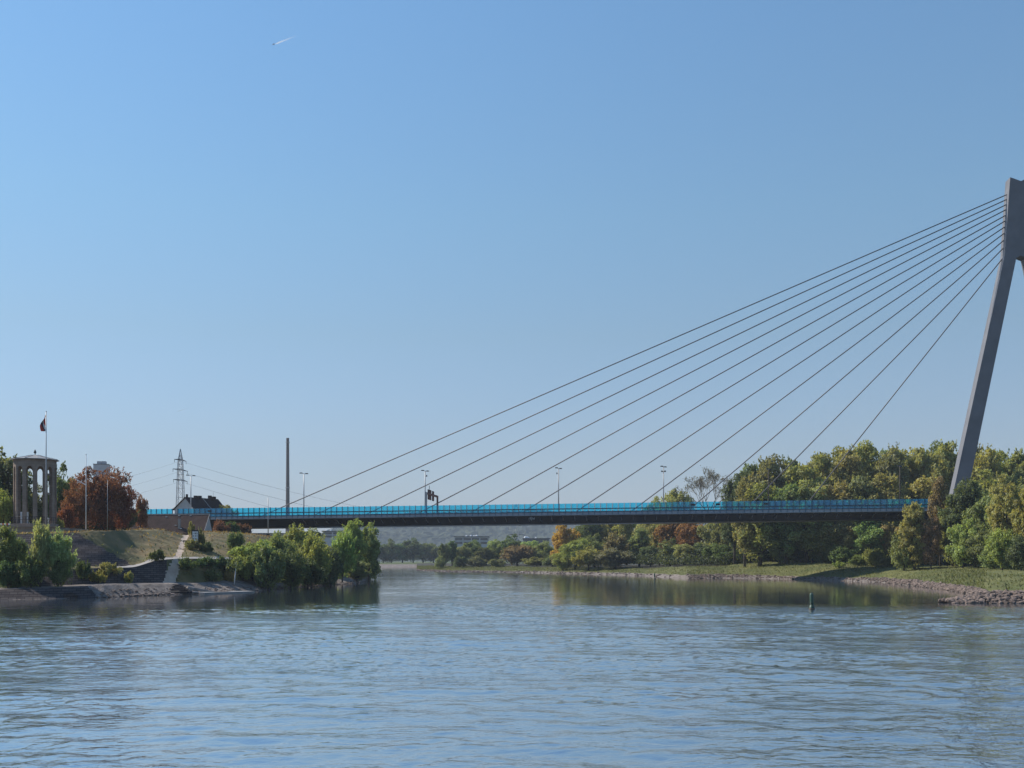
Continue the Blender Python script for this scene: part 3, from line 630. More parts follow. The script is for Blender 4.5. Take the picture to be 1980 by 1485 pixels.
TL = [(1420, 905, 318, 40, 'dark', 'dark leafy tree at the left end of the tall wood, beside the bare tree'), (1450, 903, 330, 48, 'yolive', 'pale green tall tree behind the dark one'),
      (1452, 892, 336, 60, 'deep', 'deep green tall tree left of the dim lamp post'), (1492, 884, 332, 68, 'mid', 'tall tree directly behind the dim lamp post'),
      (1530, 878, 340, 66, 'deep', 'tall dark green tree above the tenth cable'), (1564, 870, 334, 66, 'yolive', 'tall tree above the foot of the eleventh cable'),
      (1604, 864, 338, 70, 'lime', 'tall yellow green tree crossed by the eleventh cable'), (1642, 862, 330, 66, 'yolive', 'tall tree just right of the eleventh cable'),
      (1680, 857, 336, 68, 'lime', 'tall yellow green tree with forked dark limbs right of the cables'), (1718, 854, 330, 66, 'yolive', 'tall tree left of the slim post over the screen'),
      (1756, 857, 334, 66, 'lime', 'tall tree behind the slim post over the screen'), (1796, 855, 328, 64, 'yolive', 'tall tree second left of the pylon leg'),
      (1830, 848, 332, 62, 'lime', 'tall tree touching the left side of the pylon leg'), (1868, 852, 336, 60, 'yolive', 'tall tree behind the pylon leg'),
      (1902, 856, 326, 64, 'lime', 'tall tree right of the pylon leg'), (1944, 858, 334, 68, 'yolive', 'tall tree behind the golden green tree'),
      (1984, 855, 328, 64, 'yolive', 'tall tree cut by the right photo edge'), (2026, 858, 330, 66, 'lime', 'tall tree beyond the right photo edge'), (2080, 856, 330, 70, 'yolive', 'farther tall tree beyond the right photo edge')]
TL += [(1468, 893, 352, 60, 'mid', 'tall back row tree left of the dim lamp post'), (1512, 886, 354, 60, 'yolive', 'tall back row tree right of the dim lamp post'), (1547, 878, 352, 62, 'mid', 'tall back row tree above the tenth cable'),
       (1584, 872, 354, 62, 'yolive', 'tall back row tree left of the eleventh cable'), (1623, 867, 352, 62, 'lime', 'tall back row tree behind the eleventh cable'), (1661, 864, 354, 62, 'yolive', 'tall back row tree right of the eleventh cable'),
       (1700, 861, 352, 62, 'mid', 'tall back row tree left of the slim lamp post'), (1738, 860, 354, 62, 'yolive', 'tall back row tree behind the slim lamp post'), (1776, 860, 352, 62, 'lime', 'tall back row tree right of the slim lamp post'),
       (1813, 857, 354, 62, 'mid', 'tall back row tree just left of the pylon leg'), (1886, 858, 352, 62, 'yolive', 'tall back row tree just right of the pylon leg'), (1924, 861, 354, 62, 'lime', 'tall back row tree behind the golden green willow'), (1965, 861, 352, 62, 'mid', 'tall back row tree near the right photo edge')]
for px, top, Y, w, c, lb in TL: plant('tall', px, top, Y, w * 1.3, c, 'tall_tree', lb, 'tree', 'tall wood behind the bridge')
for px, top, Y, w, c, lb in ((1470, 930, 304, 56, 'yolive', 'lower tree just over the screen left of the dim lamp post'), (1440, 932, 306, 36, 'olive', 'lower olive tree over the screen under the tenth cable'),
        (1520, 928, 302, 60, 'mid', 'lower green tree over the screen right of the dim lamp post'), (1560, 918, 300, 60, 'fresh', 'lower fresh tree over the screen by the eleventh cable'),
        (1620, 920, 298, 66, 'yolive', 'lower yellowish tree over the screen right of the eleventh cable'), (1668, 915, 296, 60, 'mid', 'lower green tree over the screen right of the forked limbs'),
        (1712, 918, 294, 56, 'lime', 'lower lime tree over the screen left of the slim post'), (1780, 915, 292, 60, 'olive', 'lower olive tree over the right end of the screen'),
        (1905, 900, 292, 66, 'olive', 'lower olive tree right of the pylon foot'), (1960, 905, 290, 70, 'mid', 'lower green tree behind the golden green tree')):
    plant('tall', px, top, Y, w * 1.6, c, 'wood_tree', lb, 'tree', 'lower trees close behind the bridge')
plant('dome', 1300, 952, 420, 72, 'olive', 'tree', 'lone round tree over the screen at the foot of a lamp post', 'tree')
plant('dome', 1262, 967, 430, 50, 'olive', 'tree', 'small tree top over the screen left of the lone round tree', 'tree')
plant('dome', 1328, 964, 425, 40, 'grey', 'tree', 'small grey tree top between the lone round tree and bare tree', 'tree')
# --- in front of the right end of the bridge
FR = [('tall', 1768, 968, 238, 58, 'olive', 'tree', 'olive tree overhanging the right end of the blue screen'), ('willow', 1748, 1030, 240, 50, 'mid', 'bush', 'green bush under the overhanging olive tree'),
      ('tall', 1818, 925, 244, 44, 'brownish', 'tree', 'thin brownish tree where the blue screen ends'), ('round', 1842, 962, 240, 50, 'yolive', 'tree', 'yellow green tree below the pylon foot'),
      ('round', 1800, 1000, 236, 40, 'brownish', 'tree', 'brownish tree hiding the end of the girder'), ('tall', 1866, 920, 236, 74, 'dark', 'tree', 'dark shrubby tree hiding the foot of the pylon leg'),
      ('round', 1900, 962, 230, 66, 'mid', 'tree', 'broad green tree right of the pylon foot'), ('round', 1862, 1002, 226, 60, 'fresh', 'tree', 'fresh green tree above the dark hollow in the bank'),
      ('round', 1902, 1018, 222, 60, 'mid', 'tree', 'rounded green tree near the right grass bank'), ('tall', 1946, 908, 214, 62, 'lime', 'tree', 'golden green tall willow near the right photo edge'),
      ('tall', 1990, 930, 206, 56, 'yolive', 'tree', 'yellow green tree cut by the right photo edge above the bank'), ('willow', 1938, 1022, 208, 56, 'lime', 'bush', 'lime willow bush below the golden green willow'),
      ('willow', 1974, 1040, 200, 50, 'deep', 'bush', 'dark bush at the right photo edge over the grass'), ('bush', 1885, 1050, 226, 56, 'mid', 'bush', 'green bush at the edge of the dark hollow'),
      ('bush', 1922, 1066, 214, 50, 'fresh', 'bush', 'fresh low bush by the dark log-shaped form'), ('bush', 1962, 1072, 206, 44, 'deep', 'bush', 'dark low bush at the far right of the bank'),
      ('round', 2040, 960, 206, 76, 'mid', 'tree', 'green tree outside the right photo edge'), ('bush', 1768, 1058, 242, 36, 'fresh', 'bush', 'fresh bush left of the dark hollow')]
for k, px, top, Y, w, c, ct, lb in FR: plant(k, px, top, Y, w * 1.15, c, 'bank_tree' if ct == 'tree' else 'bank_bush', lb, ct, 'trees in front of the right end of the bridge')

# nearly bare tree
def bare_tree():
    Y = 395; px = 1372; x = (px - 990) * Y / F; z = ground(x, Y)
    r = empty('bare_tree', (x, Y, z), 'nearly bare tree with thin fanned twigs over the blue screen', 'tree')
    rr = random.Random(3); mb = MB(); tips = []
    def grow(p, d, ln, rad, lev):
        q = p + d * ln; m = p.lerp(q, .5) + Vector((rr.uniform(-1, 1), rr.uniform(-1, 1), 0)) * ln * .05
        mb.tube([p, m, q], [rad, rad * .8, rad * .6], 5, False)
        if lev == 0: tips.append(q); return
        for _ in range(3 if lev > 1 else 4):
            nd = (d + Vector((rr.uniform(-1, 1), rr.uniform(-1, 1), rr.uniform(-.25, .5))) * .62).normalized()
            grow(q, nd, ln * rr.uniform(.55, .82), max(.045, rad * .58), lev - 1)
    grow(Vector((x, Y, z)), Vector((0, 0, 1)), 19, .5, 0); 
    for k in range(6):
        grow(Vector((x, Y, z + 15 + k * .7)), Vector((math.cos(k * 1.05) * .75, math.sin(k * 1.05) * .5, .9)).normalized(), 5.0, .20, 5)
    mb.build('trunk', M['pale_bark'], r)
    rs = np.random.RandomState(5); t = np.array([tuple(v - Vector((x, Y, z))) for v in tips]); t = t[::2]; t = np.repeat(t, 2, 0) + rs.normal(size=(len(t) * 2, 3)) * .35
    me = leaf_mesh('bare_crown', t, rs.normal(size=t.shape) * .5, .22, rs); o = link('crown', me, r); o.color = (.16, .14, .07, 1)
bare_tree()
def birch():
    Y = 163; r0 = P(453, 1126, Y); r = empty('birch_sapling', r0, 'slim white birch stem leaning at the left end of the leafy bushes', 'tree')
    mb = MB(); mb.tube([r0 - Vector((0, 0, .3)), P(454.5, 1112, Y), P(456, 1100, Y), P(457, 1086, Y)], [.09, .08, .06, .02], 6); mb.build('trunk', M['white'], r, True)
    rs = np.random.RandomState(9); t = rs.normal(size=(220, 3)) * np.array([.5, .5, .6]) + np.array([.25, 0, 2.9]); o = link('crown', leaf_mesh('birch_crown', t, rs.normal(size=t.shape) * .4, .2, rs), r); o.color = (*COL['fresh'], 1)
birch()

# grass and rocks ------------------------------------------------
def scatter_faces(G, cond, n, rs):
    X, Y, Z = G; ok = np.argwhere(cond)
    # weigh by area so that near cells are not over-sown
    a = np.abs((X[:-1, 1:] - X[:-1, :-1]) * (np.hypot(Y[1:, :-1] - Y[:-1, :-1], Z[1:, :-1] - Z[:-1, :-1])))[cond]; pr = a / a.sum()
    k = ok[rs.choice(len(ok), n, p=pr)]; u = rs.rand(n); v = rs.rand(n); i, j = k[:, 0], k[:, 1]
    def bl(A): return A[i, j] * (1 - u) * (1 - v) + A[i, j + 1] * u * (1 - v) + A[i + 1, j] * (1 - u) * v + A[i + 1, j + 1] * u * v
    return np.stack([bl(X), bl(Y), bl(Z)], -1)
def grass(name, pts, h, rs, col, label_=None):
    n = len(pts); t = pts + np.array([0, 0, 1]) * (h * .45); o = np.tile(np.array([0, -.6, .2]), (n, 1)) + rs.normal(size=(n, 3)) * .4
    me = leaf_mesh(name, t, o, h * .36, rs, 3.4, 1.6); ob = link(name, me); ob.color = (*col, 1); tag(ob, kind='stuff'); return ob
rs = np.random.RandomState(21)
c = LG[3]; G = LG[:3]; fr = np.repeat(np.arange(G[0].shape[0] - 1)[:, None], G[0].shape[1] - 1, 1)
pts = scatter_faces(G, (c == 0) & (fr < 85), 52000, rs); rsx = 990 + pts[:, 0] * F / pts[:, 1]
dry = (snoise(pts[:, 0], pts[:, 1], .25, 4) + .5 * (pts[:, 2] - 6.5) / 3 + rs.normal(size=len(pts)) * .25) > .12
grass('dry_grass', pts[dry], .42, rs, (.24, .16, .07)); grass('green_grass', pts[~dry], .42, rs, (.115, .125, .045))
pts = scatter_faces((RX, RY, RZ), (cls2 == 0), 50000, rs); grass('meadow_grass', pts, .38, rs, (.118, .126, .036))

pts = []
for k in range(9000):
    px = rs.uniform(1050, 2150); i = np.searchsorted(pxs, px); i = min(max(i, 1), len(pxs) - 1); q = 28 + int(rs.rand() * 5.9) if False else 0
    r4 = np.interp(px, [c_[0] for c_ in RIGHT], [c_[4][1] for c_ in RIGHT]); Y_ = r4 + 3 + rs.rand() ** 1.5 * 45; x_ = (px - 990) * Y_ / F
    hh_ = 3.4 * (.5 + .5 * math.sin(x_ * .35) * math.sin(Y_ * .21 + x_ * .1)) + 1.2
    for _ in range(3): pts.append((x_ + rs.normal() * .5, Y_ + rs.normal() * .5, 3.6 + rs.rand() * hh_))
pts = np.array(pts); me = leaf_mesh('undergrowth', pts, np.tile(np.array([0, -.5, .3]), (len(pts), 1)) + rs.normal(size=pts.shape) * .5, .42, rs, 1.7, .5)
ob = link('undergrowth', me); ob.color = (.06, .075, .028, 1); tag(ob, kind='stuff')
ICO = None
def rocks(name, pts, size, rs, m=None):
    bm = bmesh.new(); bmesh.ops.create_icosphere(bm, subdivisions=1, radius=1); V = np.array([v.co[:] for v in bm.verts]); Fc = np.array([[v.index for v in f.verts] for f in bm.faces]); bm.free()
    vs = []; fs = []
    for k, p in enumerate(pts):
        s = size * (.4 + 1.1 * rs.rand() ** 1.8); a = rs.rand() * 6.28; R = np.array([[math.cos(a), -math.sin(a), 0], [math.sin(a), math.cos(a), 0], [0, 0, 1]])
        v = V * (1 + rs.normal(size=(len(V), 1)) * .17) * np.array([1.15, .9, .7]) * s
        vs.append(v @ R.T + p + np.array([0, 0, s * .2])); fs.append(Fc + k * len(V))
    me = bpy.data.meshes.new(name); me.from_pydata(np.concatenate(vs).tolist(), [], np.concatenate(fs).tolist()); me.materials.append(m or M['rock'])
    return tag(link(name, me), kind='stuff')
fr = np.repeat(np.arange(RX.shape[0] - 1)[:, None], RX.shape[1] - 1, 1)
colpx = np.repeat(((990 + RX[0] * F / RY[0])[None, :-1]), RX.shape[0] - 1, 0)
pts = scatter_faces((RX, RY, RZ), (cls2 == 1) & (fr >= 2) & (colpx > 1330), 1900, rs); pts2 = scatter_faces((RX, RY, RZ), (cls2 == 1) & (fr >= 2) & (colpx > 1700), 2200, rs)
rocks('shore_stones', np.concatenate([pts, pts2]), .25, rs)
pts = scatter_faces((RX, RY, RZ), (cls2 == 1) & (fr >= 2) & (colpx <= 1330), 900, rs); rocks('spit_stones', pts, .30, rs)
# groyne: a bank of dumped stone that runs out to the right
gp = []
A0, A1, A2 = np.array([47.3, 119.0, 0]), np.array([54.0, 121.0, 0]), np.array([78.0, 116.0, 0])
for _ in range(3600):
    t = rs.rand(); p = A0 + (A1 - A0) * t * 4 if t < .25 else A1 + (A2 - A1) * (t - .25) / .75
    w = rs.rand() * 2 - 1; wd = 4.2 * min(1, .3 + t * 3.2); hh = 1.15 * min(1, .25 + t * 3.4)
    gp.append([p[0] + rs.normal() * .4, p[1] + w * wd, max(-.15, hh * (1 - abs(w) ** 1.6) - .1)])
rocks('groyne_stones', np.array(gp), .26, rs)
mb = MB(); prof = []
for t in np.linspace(0, 1, 16):
    p = A0 + (A1 - A0) * t * 4 if t < .25 else A1 + (A2 - A1) * (t - .25) / .75
    wd = 4.0 * min(1, .3 + t * 3.2); hh = 1.0 * min(1, .25 + t * 3.4)
    prof.append([(p[0], p[1] - wd, -.5), (p[0], p[1] - wd * .55, hh * .6), (p[0], p[1] - wd * .2, hh), (p[0], p[1] + wd * .3, hh), (p[0], p[1] + wd, -.5)])
for a, b in zip(prof, prof[1:]): mb.add(a + b, [(i, i + 1, i + 6, i + 5) for i in range(4)])
tag(mb.build('groyne_bed', M['gravel']), kind='structure')
fr = np.repeat(np.arange(G[0].shape[0] - 1)[:, None], G[0].shape[1] - 1, 1); colpx = np.repeat(np.arange(-260, 716, 2.5)[None, :][:, :G[0].shape[1] - 1], G[0].shape[0] - 1, 0)
pts = scatter_faces(G, (c == 1) & (fr >= 1) & (fr < 7) & (colpx > 190), 900, rs); ps2 = scatter_faces(G, (c == 1) & (fr >= 2) & (fr < 3) & (colpx > 185), 700, rs); pts = np.concatenate([pts, ps2]); rocks('shingle', pts, .15, rs)

# ------------------------------------------------------------------ bridge
PR = [(-60, 988, 999.5, 1006, 1010, 1026), (258, 984.8, 995.6, 1002.6, 1006.8, 1023), (410, 983.3, 992.8, 1000, 1004.2, 1020.8), (650, 980.2, 989.8, 996.8, 1002, 1019), (700, 979.2, 989, 995.8, 1001.2, 1017.7),
      (1100, 973.3, 984.2, 990.2, 997, 1012.3), (1450, 968.9, 979.2, 985.4, 991.9, 1007.7), (1700, 965.7, 976.8, 983.8, 989.5, 1005.2), (1800, 964.8, 976.2, 983.6, 988.3, 1003.5), (2500, 957, 969, 977, 982, 996)]
def BY(px, o): return (263.63 + 1.007 * o) / (1 + .1178 * (px - 990) / F)
DV = Vector((.9931, -.1170, 0)); NV = Vector((.1170, .9931, 0)); UP = Vector((0, 0, 1))
O0 = P(990, 1085, BY(990, 0)); O0.z = 0
def s_of(px, o=0): return (P(px, HZ, BY(px, o)) - O0).dot(DV)
SS = [s_of(p[0]) for p in PR]
# heights of the deck's lines above water along the bridge (smoothed)
ZZ = [[H + (HZ - p[k]) * BY(p[0], 5.4 if k == 5 else 0) / F for p in PR] for k in range(1, 6)]
cf = [np.polyfit(SS, z, 3) for z in ZZ]
def zz(k, s): return float(np.polyval(cf[k], s))
def W3(s, o, z): return O0 + DV * s + NV * o + UP * z
S0, S1 = s_of(150), s_of(2500)
bridge = empty('cable_stayed_bridge', W3(s_of(990), 10, 0), 'long grey cable-stayed bridge with blue noise screen and leaning pylon crossing the river', 'bridge')
def sweep(mb, sec, s0, s1, n):
    st = np.linspace(s0, s1, n + 1); k = None; vs = []
    for s in st:
        q = sec(s); k = len(q); vs += [W3(s, o, z) for o, z in q]
    fs = [(i * k + j, i * k + (j + 1) % k, (i + 1) * k + (j + 1) % k, (i + 1) * k + j) for i in range(n) for j in range(k)]
    fs += [tuple(range(k)), tuple(range(n * k, n * k + k))]; mb.add(vs, fs)
mb = MB(); sweep(mb, lambda s: [(0, zz(2, s)), (.45, zz(2, s)), (.45, zz(3, s)), (0, zz(3, s))], S0, S1, 90)
sweep(mb, lambda s: [(-.06, zz(3, s) + .22), (-.001, zz(3, s) + .22), (-.001, zz(3, s) + .03), (-.06, zz(3, s) + .03)], S0, S1, 90)
mb.build('edge_beam', M['fascia'], bridge)
mb = MB(); sweep(mb, lambda s: [(20, zz(2, s)), (20.45, zz(2, s)), (20.45, zz(3, s)), (20, zz(3, s))], S0, S1, 90); mb.build('edge_beam', M['fascia'], bridge)
mb = MB(); sweep(mb, lambda s: [(.452, zz(2, s) - .25), (19.998, zz(2, s) - .25), (19.998, zz(3, s) + .05), (.452, zz(3, s) + .05)], S0, S1, 90); mb.build('deck_slab', M['concrete'], bridge)
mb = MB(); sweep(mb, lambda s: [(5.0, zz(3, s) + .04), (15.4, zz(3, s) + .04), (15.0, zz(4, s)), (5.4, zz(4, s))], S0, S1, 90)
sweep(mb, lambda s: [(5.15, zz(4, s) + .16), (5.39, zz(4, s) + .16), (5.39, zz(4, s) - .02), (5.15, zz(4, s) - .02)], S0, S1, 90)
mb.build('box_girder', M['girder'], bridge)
# struts under the cantilever
s = s_of(560)
while s < s_of(1800):
    mb = MB(); zf, zg = zz(3, s), zz(4, s); a = W3(s, 2.9, lerp(zf, zg, .30)); b = W3(s, 5.0, lerp(zf, zg, .62))
    d = (b - a).normalized(); mb.tube([W3(s, .9, zf - .01), a], .035, 5, False); mb.box((a + b) / 2, .15, (b - a).length, .15, ax=(DV, d, DV.cross(d).normalized())); mb.build('strut', M['strut'], bridge); s += 2.8
# noise screen
mb = MB(); s1 = s_of(1799); s0 = s_of(262)
sweep(mb, lambda s: [(-.09, zz(1, s) + .12), (.10, zz(1, s) + .12), (.10, zz(1, s) - .12), (-.09, zz(1, s) - .12)], s0, s1, 70)
sweep(mb, lambda s: [(-.07, zz(2, s) + .16), (.08, zz(2, s) + .16), (.08, zz(2, s) + .002), (-.07, zz(2, s) + .002)], s0, s1, 70)
barrier = mb.build('noise_barrier', M['rail'], bridge)
nb = 0; s = s1; post_stuff = MB(); pane_stuff = MB(); gap = (s_of(331), s_of(346))
def post(mb, s):
    a, b = zz(3, s) + .1, zz(0, s) + .04; c_ = W3(s, -.03, 0)
    for o, sy, sx in ((-.14, .03, .11), (.12, .03, .11), (-.01, .23, .05)):
        mb.box(W3(s, o, (a + b) / 2), sx, sy, b - a, ax=(DV, NV, UP))
def pane(mb, s):
    for k0, k1, e0, e1 in ((1, 0, .125, 0), (2, 1, .165, -.125)):
        q = lambda o: [W3(s - 1.30, o, zz(k0, s - 1.3) + e0), W3(s - .10, o, zz(k0, s - .1) + e0), W3(s - .10, o, zz(k1, s - .1) + e1), W3(s - 1.30, o, zz(k1, s - 1.3) + e1)]
        mb.add(q(0.0), [(0, 1, 2, 3)])
while s > s0:
    ing = gap[0] < s - .7 < gap[1]
    if nb < 100:
        m1 = MB(); post(m1, s); m1.build('post', M['post'], barrier)
        m1 = MB(); pane(m1, s); m1.build('glass_pane', M['glass'], barrier)
    else:
        post(post_stuff, s)
        if not ing: pane(pane_stuff, s)
    nb += 1; s -= 1.4
post_stuff.build('distant_posts', M['post'], barrier)['kind'] = 'stuff'
pane_stuff.build('distant_panes', M['glass'], barrier)['kind'] = 'stuff'
# guard rail on the far kerb, seen through the panes
mb = MB(); sweep(mb, lambda s: [(19.6, zz(2, s) + 1.15), (19.7, zz(2, s) + 1.15), (19.7, zz(2, s) + 1.02), (19.6, zz(2, s) + 1.02)], s0, s1, 60)
s = s0
while s < s1: mb.box(W3(s, 19.65, zz(2, s) + .7), .1, .1, 1.6, ax=(DV, NV, UP)); s += 1.9
mb.build('guard_rail', M['dark'], bridge)
# service boxes hung inside the screen
for px in (1340, 1388, 1481, 406):
    mb = MB(); s = s_of(px); mb.box(W3(s, -.24, zz(1, s) + .62), .95, .18, .46, ax=(DV, NV, UP)); mb.build('sign_box', M['dark'], bridge)
# kilometre mark on the girder: triangle and crown-like sign
mb = MB()
def gpt(px, py): 
    Y = BY(px, .9); return P(px, py, Y)
def flat(mb, pts, th=.06):
    a = [Vector(p) for p in pts]; b = [p + NV * th for p in a]; n = len(a)
    mb.add(a + b, [tuple(range(n)), tuple(range(2 * n - 1, n - 1, -1))] + [(i, (i + 1) % n, n + (i + 1) % n, n + i) for i in range(n)])
flat(mb, [gpt(1022.6, 1001.7), gpt(1028.2, 998.4), gpt(1028.4, 1007.2)]); flat(mb, [gpt(1029.2, 999.3), gpt(1031.7, 1002), gpt(1034.3, 999.3), gpt(1034.3, 1004.4), gpt(1029.2, 1004.4)])
mb.build('kilometre_mark', M['strut'], bridge)
# pylon
def pyl(pts_list):
    mb = MB(); o = 8.3; ax = s_of(1974.3, o)
    def w(px, py, mir):
        Y = BY(px, o); p = P(px, py, Y); s = (p - O0).dot(DV)
        if mir: s = 2 * ax - s
        return W3(s, o, p.z)
    for mir in (False, True):
        for poly, ed in pts_list:
            a = [w(x, y, mir) for x, y in poly]; b = [p + NV * 3.4 for p in a]; n = len(a)
            mb.add(a + b, [tuple(range(n)), tuple(range(2 * n - 1, n - 1, -1))] + [(i, (i + 1) % n, n + (i + 1) % n, n + i) for i in ed])
    return mb
TLp, NOT, CR, IL, OL, ML = (1953.5, 342.5), (1974.3, 350), (1974.3, 494), (1965.5, 498), (1943, 493), (1951, 375)
m1 = pyl([([TLp, NOT, CR, IL, OL, ML], [0, 2, 4, 5]), ([OL, IL, (1840, 1104), (1810.2, 1104)], [1, 2, 3])])
pylon = m1.build('pylon', M['steel_grey'], bridge)
# cables
TOP = [(1951.7, 373.9), (1950.3, 383.6), (1949.7, 393.3), (1949.3, 402.8), (1948.9, 413.3), (1948.2, 423.6), (1947.7, 434.7), (1946.9, 446.3), (1946, 459), (1944.6, 473.5), (1943.2, 491.7)]
BOT = [490, 592, 693, 793, 895, 998, 1103, 1212, 1323, 1435, 1547]
axs = s_of(1974.3, 10)
for (tx, ty), bx in zip(TOP, BOT):
    a = P(tx + 2, ty - .5, BY(tx + 2, 10)); s = s_of(bx, 10); b = W3(s, 10, zz(2, s) - .3)
    mb = MB(); mb.tube([a, b], .13, 8); mb.build('stay_cable', M['cable'], bridge, True)
    sa = 2 * axs - (a - O0).dot(DV); mb = MB(); mb.tube([W3(sa, 10, a.z), W3(2 * axs - s, 10, b.z)], .165, 8); mb.build('stay_cable', M['cable'], bridge, True)

# lamps on the bridge
def lamp(px, top, o, label, m='pole'):
    Y = BY(px, o); p = P(px, top, Y); s = (p - O0).dot(DV); z0 = zz(2, s) - .25; base = W3(s, o, z0)
    r = empty('street_lamp', base, label, 'lamp', 'street lamps along the bridge')
    mb = MB(); mb.tube([base, W3(s, o, p.z)], [.17, .10], 8); mb.build('pole', M[m], r, True)
    mb = MB(); mb.tube([W3(s - .5, o - 1.0, p.z + .12), W3(s, o, p.z), W3(s + .4, o + 1.0, p.z + .05)], .06, 6); mb.build('arm', M['pole'], r)
    for k in (-1, 1):
        mb = MB(); c_ = W3(s + k * .42, o + k * 1.0, p.z + .1); mb.hexa([c_ + DV * a * .40 + NV * b * .25 - UP * .1 for a, b in ((-1, -1), (1, -1), (1, 1), (-1, 1))], [c_ + DV * a * .28 + NV * b * .18 + UP * .12 for a, b in ((-1, -1), (1, -1), (1, 1), (-1, 1))]); mb.build('lamp_head', M['dark'], r)
    return r, s, p.z
lamp(369, 920, 14, 'street lamp standing before the dark house roof')
lamp(587.5, 916, 12, 'street lamp right of the tall chimney')
a = lamp(822, 911, 12, 'street lamp at the sign gantry on the bridge')
b_ = lamp(1080, 906, 12, 'street lamp above the yellow tree, between sixth and seventh cable feet')
c1 = lamp(1283, 903, 12, 'street lamp with an extra pair of low heads beside the round tree')
lamp(1486, 908, 12, 'dim street lamp against the tall wood', 'bark')
lamp(1740, 902, 12, 'slim lamp post against the wood near the screen end', 'bark')
for (r, s, z), d in ((a, .4), (b_, -.4)):
    mb = MB(); mb.box(W3(s + d, 12, z - 1.2), .25, .3, .4, ax=(DV, NV, UP)); mb.tube([W3(s, 12, z - 1.35), W3(s + d, 12, z - 1.3)], .03, 5); mb.build('camera_box', M['dark'], r)
r, s, z = c1
mb = MB()
for k in (-1, 1): mb.box(W3(s + k * .38, 12, z - 1.05), .42, .3, .32, ax=(DV, NV, UP))
mb.box(W3(s, 12, z - 1.1), .5, .1, .1, ax=(DV, NV, UP)); mb.build('floodlight', M['dark'], r)

# sign gantry across the carriageway
def gantry():
    s = s_of(824, 2.5); g0 = W3(s, 2.5, zz(2, s) - .25); r = empty('sign_gantry', g0, 'sign gantry with backs of two boards in painted backlit brown spanning the bridge', 'gantry')
    zt = H + (HZ - 953.5) * BY(824, 2.5) / F
    for o, rad in ((2.5, .30), (17.5, .30)):
        mb = MB(); mb.box(W3(s, o, (g0.z + zt) / 2 + (.1)), rad * 1.4, rad * 1.4, zt - g0.z + .2, ax=(DV, NV, UP)); mb.build('column', M['pole' if o < 9 else 'brown'], r)
    mb = MB(); mb.box(W3(s, 10, zt), .34, 15.4, .5, ax=(DV, NV, UP)); mb.build('beam', M['brown'], r)
    for o, w, hgt, dz in ((8.6, 4.2, 2.5, -.05), (13.2, 1.9, 2.5, -.1)):
        mb = MB(); c_ = W3(s - .35, o, zt + dz); mb.box(c_, .16, w, hgt, ax=(DV, NV, UP))
        for k in (-.32, .32): mb.box(c_ + NV * k * w + DV * .13, .08, .1, hgt * .94, ax=(DV, NV, UP))
        for k in (-1.1, 0, 1.1): mb.box(c_ + UP * k + DV * .12, .06, w * .96, .08, ax=(DV, NV, UP))
        mb.build('sign_board', M['brown'], r)
    mb = MB(); mb.tube([W3(s, 6.6, zt), W3(s, 6.6, zt + 2.1)], .07, 6); mb.build('mast', M['dark'], r)
gantry()

